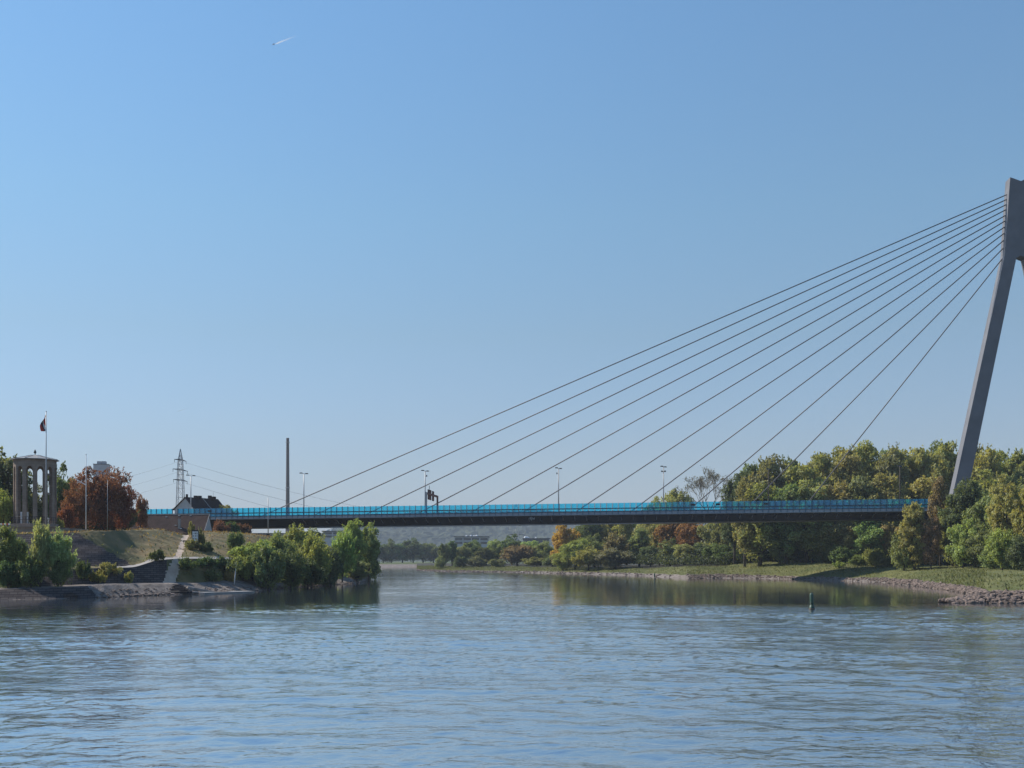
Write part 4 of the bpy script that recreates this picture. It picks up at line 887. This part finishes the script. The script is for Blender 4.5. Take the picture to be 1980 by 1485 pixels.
# ------------------------------------------------------------------ gauge tower
TY = 168.5
tz = H + (HZ - 1018) * 165 / F; tx = (67.8 - 990) * TY / F; TR = 38.6 * TY / F
def tower():
    t = empty('gauge_tower', (tx, TY, tz), 'round arcaded stone gauge tower with a flat cone roof on the river bank', 'tower')
    n = 12; Z0, Z1 = tz + .5, H + (HZ - 890) * TY / F; zs = H + (HZ - 911.5) * TY / F   # spring line
    mb = MB(); Ro, Ri = TR, TR - .6; half = math.pi / n
    ow = .46; wo = 2 * Ro * math.sin(half)                                            # half width of the opening
    for k in range(n):
        th = 2 * math.pi * k / n + math.pi / n + math.atan2(-TY, -tx)
        ux = Vector((-math.sin(th), math.cos(th), 0)); ur = Vector((math.cos(th), math.sin(th), 0))
        def p(sv, z, R, h=half):
            hw = R * math.sin(half); return Vector((tx, TY, 0)) + ur * R * math.cos(half) + ux * max(-hw, min(hw, sv)) + UP * z
        arc = [(ow * -math.cos(math.pi * i / 10) * 1.0, zs + math.sin(math.pi * i / 10) * .62) for i in range(11)]
        line = [(-ow, Z0)] + arc + [(ow, Z0)]
        for R, fl in ((Ro, 1), (Ri, -1)):
            hw = R * math.sin(half)
            mb.add([p(-hw, Z0, R), p(-ow, Z0, R), p(-ow, zs, R), p(-hw, zs, R)], [(0, 1, 2, 3)]); mb.add([p(ow, Z0, R), p(hw, Z0, R), p(hw, zs, R), p(ow, zs, R)], [(0, 1, 2, 3)])
            q = [-hw] + [a for a, _ in arc[1:-1]] + [hw]
            for i in range(10):
                a0, a1 = arc[i], arc[i + 1]; x0 = -hw if i == 0 else a0[0]; x1 = hw if i == 9 else a1[0]
                mb.add([p(a0[0], a0[1], R), p(a1[0], a1[1], R), p(x1, Z1, R), p(x0, Z1, R)], [(0, 1, 2, 3)])
            mb.add([p(-hw, zs, R), p(-ow, zs, R), p(-hw, Z1, R)], [(0, 1, 2)]); mb.add([p(hw, zs, R), p(ow, zs, R), p(hw, Z1, R)], [(0, 1, 2)])
        for i in range(len(line) - 1):
            (x0, z0), (x1, z1) = line[i], line[i + 1]; mb.add([p(x0, z0, Ro), p(x1, z1, Ro), p(x1, z1, Ri), p(x0, z0, Ri)], [(0, 1, 2, 3)])
    mb.build('arcade', M['stone'], t)
    mb = MB(); c_ = (tx, TY, 0); mb.lathe(c_, [(Ro + .35, tz - .2), (Ro + .35, Z0 - .02), (Ro + .12, Z0)], 48); mb.build('plinth', M['stone'], t)
    mb = MB(); ez = Z1; az = H + (HZ - 879.5) * TY / F
    mb.lathe(c_, [(Ro + .1, ez - .02), (Ro + .42, ez - .02), (Ro + .42, ez + .06), (Ro * .55, lerp(ez, az, .55)), (Ro * .22, lerp(ez, az, .9)), (.12, az)], 12); 
    for k in range(12):
        a_ = 2 * math.pi * k / 12; u = Vector((math.cos(a_), math.sin(a_), 0)); c0 = Vector(c_)
        mb.tube([c0 + u * (Ro + .40) + UP * (ez + .10), c0 + u * Ro * .55 + UP * (lerp(ez, az, .55) + .02), c0 + u * Ro * .22 + UP * (lerp(ez, az, .9) + .02)], .04, 5)
    roof = mb.build('roof', M['lead'], t)
    mb = MB(); mb.lathe(c_, [(.06, az - .05), (.06, az + .18), (.20, az + .3), (.17, az + .5), (.05, az + .78), (.015, az + .82)], 12); mb.build('finial', M['dark'], roof)
    # white notice cabinet and railing between the front piers
    mb = MB(); cw = P(47.5, 1001, TY - TR * .88); mb.box(cw, 1.15, .18, 1.75); cab = mb.build('cabinet', M['white'], t)
    mb = MB()
    for k in (-.36, 0, .36): mb.box(cw + Vector((k, -.11, 0)), .03, .03, 1.7)
    for k in (-.3, .3): mb.box(cw + Vector((0, -.11, k)), 1.1, .03, .03)
    mb.build('grille', M['lead'], cab)
    mb = MB()
    for k in range(25):
        a_ = math.pi + math.pi * k / 24; q = Vector(c_) + Vector((math.cos(a_), math.sin(a_), 0)) * (Ro + .28)
        mb.tube([q + UP * (Z0 - .05), q + UP * (Z0 + 1.0)], .025, 5)
    for zr in (.98, .55): mb.tube([Vector(c_) + Vector((math.cos(math.pi + math.pi * k / 24), math.sin(math.pi + math.pi * k / 24), 0)) * (Ro + .28) + UP * (Z0 + zr) for k in range(25)], .03, 5)
    mb.build('railing', M['dark'], t)
tower()
# terrace wall the tower stands on
mb = MB(); y0 = 162.2; xa, xb = (-330 - 990) * y0 / F, (112 - 990) * y0 / F
mb.hexa([Vector((xa, y0, 5)), Vector((xb, y0, 5)), Vector((xb + 1, y0 + 10.5, 5)), Vector((xa, y0 + 10.5, 5))], [Vector((xa, y0 + .25, tz - .22)), Vector((xb, y0 + .25, tz - .22)), Vector((xb + .5, y0 + 10.5, tz - .22)), Vector((xa, y0 + 10.5, tz - .22))])
mb.box(((xa + xb) / 2, y0 + .3, tz - .13), xb - xa + .3, .5, .18)
tag(mb.build('terrace_wall', M['stone'], origin=(xb, y0, 5)), 'stone terrace wall that carries the gauge tower', 'wall')
# red and white barrier left of the tower
def roadblock():
    c_ = P(6, 1013.5, 163.2); r = empty('road_barrier', (c_.x, c_.y, tz - .2), 'red and white striped barrier left of the gauge tower', 'barrier')
    for k in range(7):
        pass
    mb = MB(); x0 = -.95
    for k in range(7): mb.cur = k % 2; mb.box(c_ + Vector((-.9 + k * .3, 0, 0)), .30, .05, .30)
    mb.build('board', [M['white'], M['red']], r)
    for k in (-.7, .7):
        mb = MB(); mb.box(Vector((c_.x + k, c_.y + .06, (c_.z + tz - .2) / 2)), .07, .06, c_.z - tz + .3); mb.build('leg', M['dark'], r)
roadblock()
# flagpoles
def pole(px, top, base, Y, r0, label, flag=False, yard=None, m='pole'):
    b = P(px - .5, base, Y); t = P(px, top, Y); r = empty('flagpole', b, label, 'flagpole')
    mb = MB(); mb.tube([b - UP * .4, b.lerp(t, .5), t], [r0, r0 * .85, r0 * .55], 8); mb.lathe(t, [(.02, 0), (.09, .05), (.09, .14), (.02, .2)], 8); mb.build('pole', M[m], r, True)
    if yard:
        (x1, y1), (x2, y2) = yard; mb = MB(); mb.tube([P(x1, y1, Y), P(x2, y2, Y)], [.07, .05], 6); mb.build('yard', M[m], r)
    return r
fp = pole(89.3, 797, 1020, 163.6, .10, 'tall grey flagpole rising in front of the gauge tower')
for py in (917, 954):
    mb = MB(); c_ = P(88.6, py, 163.7); mb.box(c_ + Vector((0, .6, 0)), .34, 1.3, .3); mb.build('bracket', M['stone'], fp)
def flag():
    top = P(89.2, 801, 163.6); r0 = P(88.6, 834, 163.6); nu, nv = 8, 22; mb = MB(); vs = []
    r = random.Random(5)
    for j in range(nv + 1):
        v = j / nv
        for i in range(nu + 1):
            u = i / nu; wdt = .12 + .50 * math.sin(min(1, v * 1.25) * math.pi * .62) ; z = lerp(top.z, r0.z, v) - .25 * u * (1 - v)
            x = lerp(top.x, r0.x, v) - .05 - u * wdt + .16 * math.sin(v * 5 + 1) * (u - .2); y = 163.6 - .05 + .22 * math.sin(u * 9 + v * 3) * u
            vs.append((x, y, z))
    base = len(mb.v)
    for j in range(nv):
        for i in range(nu):
            mb.cur = 0 if (i + j * .55) % 11 < 2.4 else (1 if (i + j * .55) % 11 < 8.2 else 2)
            f = (j * (nu + 1) + i, j * (nu + 1) + i + 1, (j + 1) * (nu + 1) + i + 1, (j + 1) * (nu + 1) + i)
            mb.add([vs[q] for q in f], [(0, 1, 2, 3)])
    o = mb.build('flag', [M['navy'], M['red'], M['white']], origin=top, smooth=True)
    tag(o, 'limp dark, red and white flag hanging at the top of the tower flagpole', 'flag')
flag()
pole(166.5, 880, 1028, 172.5, .085, 'white flagpole with a slanting yard before the copper tree', yard=((165.8, 938), (138, 921)), m='white')
pole(208, 930, 1025, 174, .05, 'thin grey pole in front of the copper tree', m='pole')
# slender river mast in front of the bridge
b = P(518.5, 1050, 232); bz = ground(b.x, 232); r = empty('signal_mast', (b.x, 232, bz), 'slender grey mast in front of the left part of the bridge', 'mast')
mb = MB(); mb.tube([(b.x, 232, bz - .3), P(518.3, 962, 232)], [.11, .06], 8); mb.build('pole', M['pole'], r, True)
mb = MB(); c_ = P(518.3, 1036, 231.7); mb.box(c_, .5, .25, .8); mb.build('control_box', M['dark'], r)

# river sign
def sign():
    Y = 172; c_ = P(377.6, 1036.6, Y); gz = ground(c_.x, Y); r = empty('river_sign', (c_.x, Y, gz), 'white river sign with dark marks and black frame on posts', 'sign')
    w, h = 13 * Y / F * .86, 20 * Y / F * .92
    mb = MB(); mb.box(c_, w, .06, h); mb.build('board', M['white'], r)
    mb = MB()
    for sx in (-1, 1): mb.box(c_ + Vector((sx * (w / 2 + .04), 0, 0)), .08, .10, h + .3)
    mb.box(c_ + UP * (h / 2 + .11), w, .10, .22); mb.box(c_ - UP * (h / 2 + .06), w, .10, .12); mb.build('frame', M['dark'], r)
    mb = MB()
    for x, z, sx, sz in ((-.30, .32, .05, .14), (.0, .36, .16, .20), (.27, .36, .10, .22), (-.30, .02, .12, .16), (.02, .04, .07, .34), (.27, .04, .06, .30), (-.30, -.36, .14, .16), (.0, -.36, .12, .16), (.27, -.36, .10, .16)):
        mb.box(c_ + Vector((x * w * 1.1, -.04, z * h * .8)), sx, .02, sz)
    mb.build('lettering', M['dark'], r)
    for sx in (-.38, .38):
        mb = MB(); mb.box(Vector((c_.x + sx * w, Y + .06, (gz + c_.z) / 2 - .1)), .08, .08, c_.z - gz + .2); mb.build('post', M['dark'], r)
sign()
# railing across the dirt path
mb = MB(); Y = 178; a, b = P(354, 1046.5, Y), P(369, 1045.5, Y)
mb.box((a + b) / 2, (b - a).length, .08, .22)
for q in (a.lerp(b, .05), a.lerp(b, .42), a.lerp(b, .95)):
    gz = ground(q.x, Y); mb.box(Vector((q.x, Y + .09, (gz + q.z) / 2)), .08, .08, max(.3, q.z - gz))
tag(mb.build('path_gate', M['dark'], origin=(a.x, Y, ground(a.x, Y))), 'dark barrier rail across the top of the dirt path', 'gate')

# tiled building in front of the bridge's left end
def barn():
    Yr, Ye = 246, 241.6
    A, Bq = P(256, 996.5, Yr), P(405, 996.2, Yr); E0, E1 = P(250, 1034, Ye), P(393.5, 1033, Ye)
    gz = ground(E1.x, Ye) - .5; t = empty('tiled_building', (E1.x, Yr, gz), 'long low building with a dark brown tiled roof below the blue screen', 'building')
    Yb = 2 * Yr - Ye; K0 = Vector((E0.x, Yb, E0.z)); K1 = P(413, 1033, Yr + 3.5); K1 = Vector((K1.x, K1.y, E1.z))
    th = UP * .18
    mb = MB()
    mb.hexa([E0, E1, Bq, A], [E0 + th, E1 + th, Bq + th, A + th]); mb.hexa([A, Bq, K1, K0], [A + th, Bq + th, K1 + th, K0 + th])
    roof = mb.build('roof', M['roof_tile'], t)
    mb = MB(); inn = Vector((-.12, 0, -.15)); g1, g2, g3 = E1 + inn, Bq + inn, K1 + inn
    lo1, lo3 = Vector((g1.x, g1.y, gz)), Vector((g3.x, g3.y, gz)); off = Vector((-.35, .1, 0))
    vs = [lo1, lo3, g3, g2, g1]; mb.add(vs + [v + off for v in vs], [(0, 1, 2, 3, 4), (9, 8, 7, 6, 5)] + [(i, (i + 1) % 5, 5 + (i + 1) % 5, 5 + i) for i in range(5)])
    a = Vector((E0.x, Ye + .8, gz)); b = Vector((E1.x - .5, Ye + .8, gz)); mb.hexa([a, b, b + Vector((0, .3, 0)), a + Vector((0, .3, 0))], [q + UP * (E1.z - gz + .35) for q in (a, b, b + Vector((0, .3, 0)), a + Vector((0, .3, 0)))])
    mb.build('wall', M['plaster'], t)
    mb = MB(); mb.tube([E1 + th + Vector((.05, 0, .02)), Bq + th + Vector((.05, 0, .02))], .09, 6); mb.tube([A + th, Bq + th], .14, 6); mb.build('ridge_cap', M['lead'], roof)
    nrm = (E1 - E0).cross(A - E0).normalized(); nrm = nrm if nrm.z > 0 else -nrm
    for u, v in ((.17, .86), (.45, .86), (.61, .93), (.76, .93), (.11, .38), (.60, .42), (.68, .25), (.60, .08)):
        q = E0.lerp(E1, u).lerp(A.lerp(Bq, u), v) + th + nrm * .08; mb = MB(); mb.box(q, .42, .1, .14); mb.build('snow_guard', M['white'], roof)
    q = E0.lerp(E1, .655).lerp(A.lerp(Bq, .655), .3) + th; mb = MB(); mb.box(q + UP * .9, .5, .5, 2.2); mb.build('chimney', M['concrete'], roof)
barn()

# gabled house behind the bridge
def house():
    Y = 322; ap = P(359, 962.5, Y); rd = Vector((.50, .866, 0)); gd = Vector((.866, -.5, 0))
    el = (984.5); zl = H + (HZ - 983.5) * Y / F; wl = 4.55; wr = 3.6; ez = zl; zr = H + (HZ - 985) * Y / F; L1 = 13
    gz = ground(ap.x, Y) - .5 ; t = empty('gabled_house', (ap.x, Y, gz), 'grey gabled house with dark roof and chimneys behind the blue screen', 'house')
    a = ap; l = Vector((ap.x, Y, 0)) - gd * wl; l.z = zl; rr = Vector((ap.x, Y, 0)) + gd * wr; rr.z = zr
    mb = MB(); vs = [Vector((l.x, l.y, gz)), Vector((rr.x, rr.y, gz)), rr, a, l]; off = rd * L1
    mb.add(vs + [v + off for v in vs], [(4, 3, 2, 1, 0), (5, 6, 7, 8, 9)] + [(i, (i + 1) % 5, 5 + (i + 1) % 5, 5 + i) for i in (0, 1, 4)]); mb.build('wall', M['plaster'], t)
    mb = MB(); th = UP * .25
    f0 = -rd * .35; sl_ = (l - a).normalized(); sr = (rr - a).normalized()
    l2 = l + sl_ * 1.3 + UP * .35; r2 = rr + sr * 1.2 + gd * 1.2 + UP * .15
    lm, rm = l.copy(), rr.copy()
    for p0, p1 in ((a, lm), (lm, l2), (a, rm), (rm, r2)):
        q = [p0 + f0, p1 + f0, p1 + off, p0 + off]; mb.hexa([v + UP * .02 for v in q], [v + th for v in q])
    roof = mb.build('roof', M['dark_roof'], t)
    mb = MB(); q = a + rd * 6.6; mb.tube([q + UP * .3, rm + rd * 6.6 + UP * .3], .10, 6); mb.build('verge', M['lead'], roof)
    for d, w, h in ((.3, .5, 1.0), (3.6, .8, .7), (5.2, 1.1, .75), (9.4, .9, 1.1), (10.9, 1.2, .8)):
        mb = MB(); c_ = a + rd * d + gd * .2; mb.box(c_ + UP * .25, w, w * .8, h * 1.6, rz=math.atan2(rd.y, rd.x)); mb.build('chimney', M['dark_roof'], roof)
    mb = MB(); c_ = a + rd * 11; mb.tube([c_, c_ + UP * 2.2], .03, 5); mb.build('aerial', M['dark'], roof)
house()
# silo tower
def silo():
    Y = 720; t0 = P(197, 1000, Y); gz = 6; r = empty('silo_tower', (t0.x, Y, gz), 'pale grey square tower behind the copper tree', 'tower'); w = 30 * Y / F
    zt = H + (HZ - 899) * Y / F; rz = .20
    mb = MB(); mb.box((t0.x, Y, (gz + zt) / 2), w * .92, w * .8, zt - gz, rz=rz); mb.build('wall', M['silo'], r)
    mb = MB(); mb.box((t0.x, Y, zt + .2), w * .96, w * .84, .35, rz=rz); mb.build('parapet', M['dark'], r)
    for k in (-1, 1):
        mb = MB(); mb.box((t0.x + k * w * .15, Y, zt + 1.3), w * .25, w * .4, 2.0, rz=rz); mb.build('roof_unit', M['silo'], r)
silo()
# tall chimney
def chimney():
    Y = 900; b0 = P(556.3, 1040, Y); gz = 3.4; zt = H + (HZ - 847) * Y / F; r = empty('tall_chimney', (b0.x, Y, gz), 'tall slender grey brown industrial chimney behind the bridge', 'chimney')
    mb = MB(); c_ = (b0.x, Y, 0); rb, rt = 4.4 * Y / F, 2.75 * Y / F
    mb.lathe(c_, [(rb * 1.05, gz), (rb, gz + 20), (lerp(rb, rt, .55), lerp(gz, zt, .55)), (rt, zt - 3), (rt, zt)], 20); mb.build('shaft', M['brick'], r, False)
    mb = MB()
    for q in (.38, .6, .965): rr = lerp(rb, rt, q); zq = lerp(gz, zt, q); mb.lathe(c_, [(rr + .05, zq - .4), (rr + .45, zq - .3), (rr + .45, zq + .3), (rr + .05, zq + .4)], 20)
    mb.build('gallery', M['concrete'], r)
chimney()
# lattice power mast and its wires
def lattice(name, px, Y, gz, levels, arms, label, rad=.11):
    c_ = P(px, HZ, Y); r = empty(name, (c_.x, Y, gz), label, 'pylon'); mb = MB(); lv = []
    for py, w in levels:
        z = gz if py is None else H + (HZ - py) * Y / F; hw = w * Y / F / 2; lv.append([Vector((c_.x + a * hw, Y + b * hw, z)) for a, b in ((-1, -1), (1, -1), (1, 1), (-1, 1))])
    for a, b in zip(lv, lv[1:]):
        for k in range(4):
            mb.tube([a[k], b[k]], rad * 1.25, 5, False); mb.tube([a[k], b[(k + 1) % 4]], rad * .6, 4, False); mb.tube([a[(k + 1) % 4], b[k]], rad * .6, 4, False); mb.tube([b[k], b[(k + 1) % 4]], rad * .7, 4, False)
    mb.build('lattice', M['pole'], r)
    for py, hw, dy in arms:
        z = H + (HZ - py) * Y / F; mb = MB(); q = Vector((c_.x, Y, z)); u = Vector((hw * Y / F, dy, 0)); 
        mb.tube([q - u, q + UP * .6, q + u], [rad, rad * 1.5, rad], 5); mb.tube([q - u, q + u], rad * 1.4, 5); mb.build('cross_arm', M['dark'], r)
        for k in (-1, 1):
            mb = MB(); mb.tube([q + u * k, q + u * k - UP * 1.4], .10, 6); mb.build('insulator', M['dark'], r)
    return r
lattice('power_pylon', 348.8, 520, 6.5, [(None, 16.5), (1020, 15), (985, 13.4), (962, 12.2), (945, 11.2), (929, 10.4), (918, 9.6), (908, 8.9), (898, 8.2), (889, 7.2), (880, 4), (868, .5)],
        [(890, 5.0, 5), (909, 5.5, 7), (929, 5.8, 6)], 'steel lattice power pylon standing left of the gabled house')
lattice('power_pylon', 998, 1150, 3.4, [(None, 11), (1045, 10), (1030, 9), (1015, 8), (1000, 7), (985, 6), (975, 1)], [(1034, 16, 0), (1012, 18, 0), (992, 12, 0)], 'hazy lattice pylon under the bridge behind the spit trees', .2)
def wire(a, b, sag, label, grp):
    pts = []
    for k in range(17): t = k / 16; q = Vector(a).lerp(Vector(b), t); q.z -= sag * 4 * t * (1 - t); pts.append(q)
    mb = MB(); mb.tube(pts, .028, 5); tag(mb.build('power_line', M['dark'], origin=a), label, 'power line', grp)
lv = ('top', 'middle', 'lowest')
for k, py in enumerate((893.5, 913, 933)):
    for j, dy in enumerate((-5, 5)):
        wire(P(349 - 6, py, 520 + dy), P(-260, (985, 1000, 1012)[k] + 2 * j, 470 + dy), 6, '%s power line running left from the lattice pylon' % lv[k], 'power lines left of the pylon, ' + lv[k])
        wire(P(349 + 6, py, 520 + dy), P(998, (992, 1012, 1034)[k] + j * 2, 1150 + dy), 13, '%s power line running right from the pylon behind the chimney' % lv[k], 'power lines right of the pylon, ' + lv[k])

# far buildings
def slab(name, px0, px1, top, bot, Y, label, floors, rz=0, wall='silo', domes=()):
    a, b = P(px0, top, Y), P(px1, top, Y); gz = 3.3; zt = a.z; r = empty(name, ((a.x + b.x) / 2, Y, gz), label, 'building'); w = b.x - a.x; fh = (bot - top) * Y / F / floors
    mb = MB(); mb.box(((a.x + b.x) / 2, Y + 12, (gz + zt) / 2), w, 24, zt - gz); mb.build('wall', M[wall], r)
    mb = MB(); mb.box(((a.x + b.x) / 2, Y + 12, zt + .35), w + 1.5, 25.5, .7); roof = mb.build('roof', M['dark'], r)
    n = max(3, int(w / 7))
    for f in range(floors):
        for k in range(n):
            mb = MB(); mb.box((a.x + w * (k + .5) / n, Y - .06, zt - fh * (f + .55)), w / n * .86, .2, fh * .62); mb.build('window', M['window'], r)
    for dx, s in domes:
        mb = MB(); q = P(dx, top - 2, Y + 8); mb.lathe((q.x, q.y, zt + .7), [(s, 0), (s, s * .6), (s * .7, s * 1.1), (.1, s * 1.3)], 12); mb.build('roof_vent', M['white'], roof)
slab('office_building', 879, 944, 1038.5, 1053, 1000, 'grey flat roofed building with window bands behind the spit', 2, domes=((902, .9), (911, 1.1), (917, .9), (922, 1.2)))
slab('low_hall', 1012, 1062, 1042, 1050, 1020, 'low dark hall with white roof vents behind the spit', 1, wall='dark', domes=((1016, 1.5), (1019, 1.3), (1022, .9), (1036, .9)))
slab('long_shed', 488, 548, 1033, 1038, 640, 'long low grey shed under the left part of the bridge', 1, wall='silo')
slab('factory', 624, 700, 1028, 1040, 840, 'pale factory block under the bridge beside the tall poplars', 2, wall='silo', domes=((632, .9), (640, .9)))

# channel markers (spar buoys) and driftwood
def buoy(px, py, top, label):
    Y = wat(py); b = P(px, py, Y); b.z = -.3; hgt = (py - top) * Y / F; wd = .085 * hgt; r = empty('spar_buoy', b, label, 'buoy', 'green channel buoys')
    lean = Vector((-.03, .0, 1)).normalized(); mb = MB(); q = Vector((b.x, Y, 0))
    def ring(h, rr): return (q + lean * h, rr)
    sec = [(-.3, wd * 2.2), (.0, wd * 2.1), (.12, wd * 2.0), (hgt * .30, wd * 1.25)]
    mb.tube([q + lean * h for h, _ in sec], [w for _, w in sec], 14); mb.build('float', M['green_paint'], r, True)
    sec = [(hgt * .29, wd * 1.2), (hgt * .5, wd * 1.3), (hgt * .88, wd * 1.3), (hgt * .95, wd * .9), (hgt, wd * .2)]
    mb = MB(); mb.tube([q + lean * h for h, _ in sec], [w for _, w in sec], 14); mb.build('topmark', M['green_paint'], r, True)
    mb = MB(); mb.tube([q + lean * .02, q + lean * .13], [wd * 2.16, wd * 2.08], 14); mb.build('waterline_band', M['rock'], r)
buoy(1570, 1178.5, 1146, 'dark green spar buoy standing in the river before the grass bank')
buoy(1266, 1119.5, 1108, 'small distant green spar buoy off the sandy shore')
def log(a, b, r0, r1, label, name='driftwood_log'):
    rr = random.Random(int(a.x * 100)); pts = []; rads = []
    for k in range(8): t = k / 7; pts.append(a.lerp(b, t) + Vector((0, 0, rr.uniform(-.05, .05)))); rads.append(lerp(r0, r1, t) * rr.uniform(.85, 1.12))
    mb = MB(); mb.tube(pts, rads, 8)
    m = a.lerp(b, .6); mb.tube([m, m + Vector((.3, .2, .5))], [r1 * .7, r1 * .3], 6); tag(mb.build(name, M['wood'], origin=a), label, 'log')
log(P(362, 1138, 151), P(414, 1146, 152.5), .42, .26, 'thick weathered driftwood log lying on the gravel beach')
log(P(330, 1146, 148), P(384, 1146, 149.5), .26, .14, 'thinner driftwood log at the waterline left of the thick one')
log(P(1912, 1122, 205), P(1950, 1119, 209), .26, .12, 'dark log-shaped form lying on the right grass bank', 'log_shape')  # dark tapered log shape with a stub, laid across the grass
# low stone landing at the beach
mb = MB(); a, b = P(395, 1149.2, 149.5), P(492, 1145, 158.5); d = (b - a).normalized(); n2 = Vector((-d.y, d.x, 0)); a.z = b.z = 0
mb.hexa([a - UP * .6, b - UP * .6, b + n2 * 1.6 - UP * .6, a + n2 * 2.2 - UP * .6], [a + UP * .22, b + UP * .16, b + n2 * 1.4 + UP * .2, a + n2 * 2 + UP * .3])
tag(mb.build('landing_stage', M['concrete'], origin=a), 'low concrete landing strip along the gravel beach', 'landing')
# flights of steps in the quay and the beach
def steps(p0, p1, n, w, label):
    mb = MB()
    for k in range(n):
        t = (k + .5) / n; q = p0.lerp(p1, t); z = q.z
        mb.box(Vector((q.x, q.y + .3, z - .35)), w, abs(p1.y - p0.y) / n * 1.2 + .5, .9)
    tag(mb.build('stone_steps', M['setts'], origin=p0), label, 'steps')
steps(P(136, 1153, 132.2), P(122, 1137, 137.4), 7, 1.2, 'narrow stone steps in the quay wall below the pale willow')
steps(P(345, 1146, 147.8), P(322, 1130, 152), 6, 3.4, 'broad stone steps from the dirt path down to the beach')

# ------------------------------------------------------------------ contrails
def contrail_mat():
    m = bpy.data.materials.new('contrail_vapour'); N, L = nt(m); N.clear(); out = N.new('ShaderNodeOutputMaterial')
    at = N.new('ShaderNodeAttribute'); at.attribute_name = 'vapour'
    tr = N.new('ShaderNodeBsdfTransparent'); d = N.new('ShaderNodeBsdfTranslucent'); d.inputs['Color'].default_value = (.95, .95, .95, 1); d2 = N.new('ShaderNodeBsdfDiffuse'); d2.inputs['Color'].default_value = (.95, .95, .95, 1)
    mx = N.new('ShaderNodeMixShader'); mx.inputs[0].default_value = .5; L.new(d.outputs[0], mx.inputs[1]); L.new(d2.outputs[0], mx.inputs[2])
    m2 = N.new('ShaderNodeMixShader'); L.new(at.outputs['Fac'], m2.inputs[0]); L.new(tr.outputs[0], m2.inputs[1]); L.new(mx.outputs[0], m2.inputs[2]); L.new(m2.outputs[0], out.inputs['Surface'])
    return m
CM = contrail_mat()
def contrail(a, b, Y0, Y1, w, dens, label):
    A, Bp = P(*a, Y0), P(*b, Y1); n = 24; ring = 8; me = bpy.data.meshes.new('contrail'); vs = []; fs = []; den = []
    for k in range(n + 1):
        t = k / n; q = A.lerp(Bp, t); rr = w * (.45 + .55 * min(1, t * 6)) * (1 if t < .5 else 1 - .4 * (t - .5))
        for j in range(ring): a_ = 6.283 * j / ring; vs.append(q + Vector((-.3 * math.cos(a_), 0, math.sin(a_) + .0)) * rr); den.append(dens * (1 - t) ** 1.3 * min(1, t * 8 + .2))
    for k in range(n):
        for j in range(ring): fs.append((k * ring + j, k * ring + (j + 1) % ring, (k + 1) * ring + (j + 1) % ring, (k + 1) * ring + j))
    me.from_pydata([tuple(v - A) for v in vs], [], fs); at = me.attributes.new('vapour', 'FLOAT', 'POINT'); at.data.foreach_set('value', den); me.materials.append(CM)
    me.polygons.foreach_set('use_smooth', [True] * len(fs))
    o = link('contrail', me, loc=A); tag(o, label, 'contrail')
    return A
A = contrail((531, 85.5), (576, 68), 15000, 15400, 11.5, .42, 'short white contrail high in the upper left sky')
contrail((342, 796), (371, 786.5), 24000, 24300, 9, .16, 'faint small contrail low in the sky above the lattice pylon')
def plane():
    c_ = P(528.7, 85.7, 14980); r = empty('aeroplane', c_, 'tiny bright aeroplane at the head of the white contrail', 'aeroplane'); d = Vector((-.93, 0, -.36)).normalized()
    mb = MB(); mb.tube([c_ - d * 24, c_ - d * 14, c_ + d * 18, c_ + d * 24], [1, 3, 3, .6], 8); mb.build('fuselage', M['white'], r)
    for k in (-1, 1):
        mb = MB(); u = Vector((0, k, 0)); mb.hexa([c_ + d * 6, c_ - d * 4, c_ - d * 12 + u * 28, c_ - d * 8 + u * 28], [q + UP * .8 for q in (c_ + d * 6, c_ - d * 4, c_ - d * 12 + u * 28, c_ - d * 8 + u * 28)]); mb.build('wing', M['white'], r)
    mb = MB(); mb.hexa([c_ - d * 18, c_ - d * 24, c_ - d * 26 + UP * 9, c_ - d * 23 + UP * 9], [q + Vector((0, .6, 0)) for q in (c_ - d * 18, c_ - d * 24, c_ - d * 26 + UP * 9, c_ - d * 23 + UP * 9)]); mb.build('tail_fin', M['white'], r)
plane()

# ------------------------------------------------------------------ haze
def haze():
    m = bpy.data.materials.new('haze_air'); N, L = nt(m); N.clear(); out = N.new('ShaderNodeOutputMaterial'); v = N.new('ShaderNodeVolumePrincipled')
    v.inputs['Color'].default_value = (.76, .86, 1, 1); v.inputs['Density'].default_value = HAZE; v.inputs['Anisotropy'].default_value = .0
    L.new(v.outputs[0], out.inputs['Volume'])
    mb = MB(); mb.hexa([Vector(p) for p in ((-4600, -250, -4), (4600, -250, -4), (4600, 6400, -4), (-4600, 6400, -4))], [Vector(p) for p in ((-4600, -250, 285), (4600, -250, 285), (4600, 6400, 285), (-4600, 6400, 285))])
    tag(mb.build('haze', m), kind='stuff')
HAZE = .00013
if HAZE: haze()
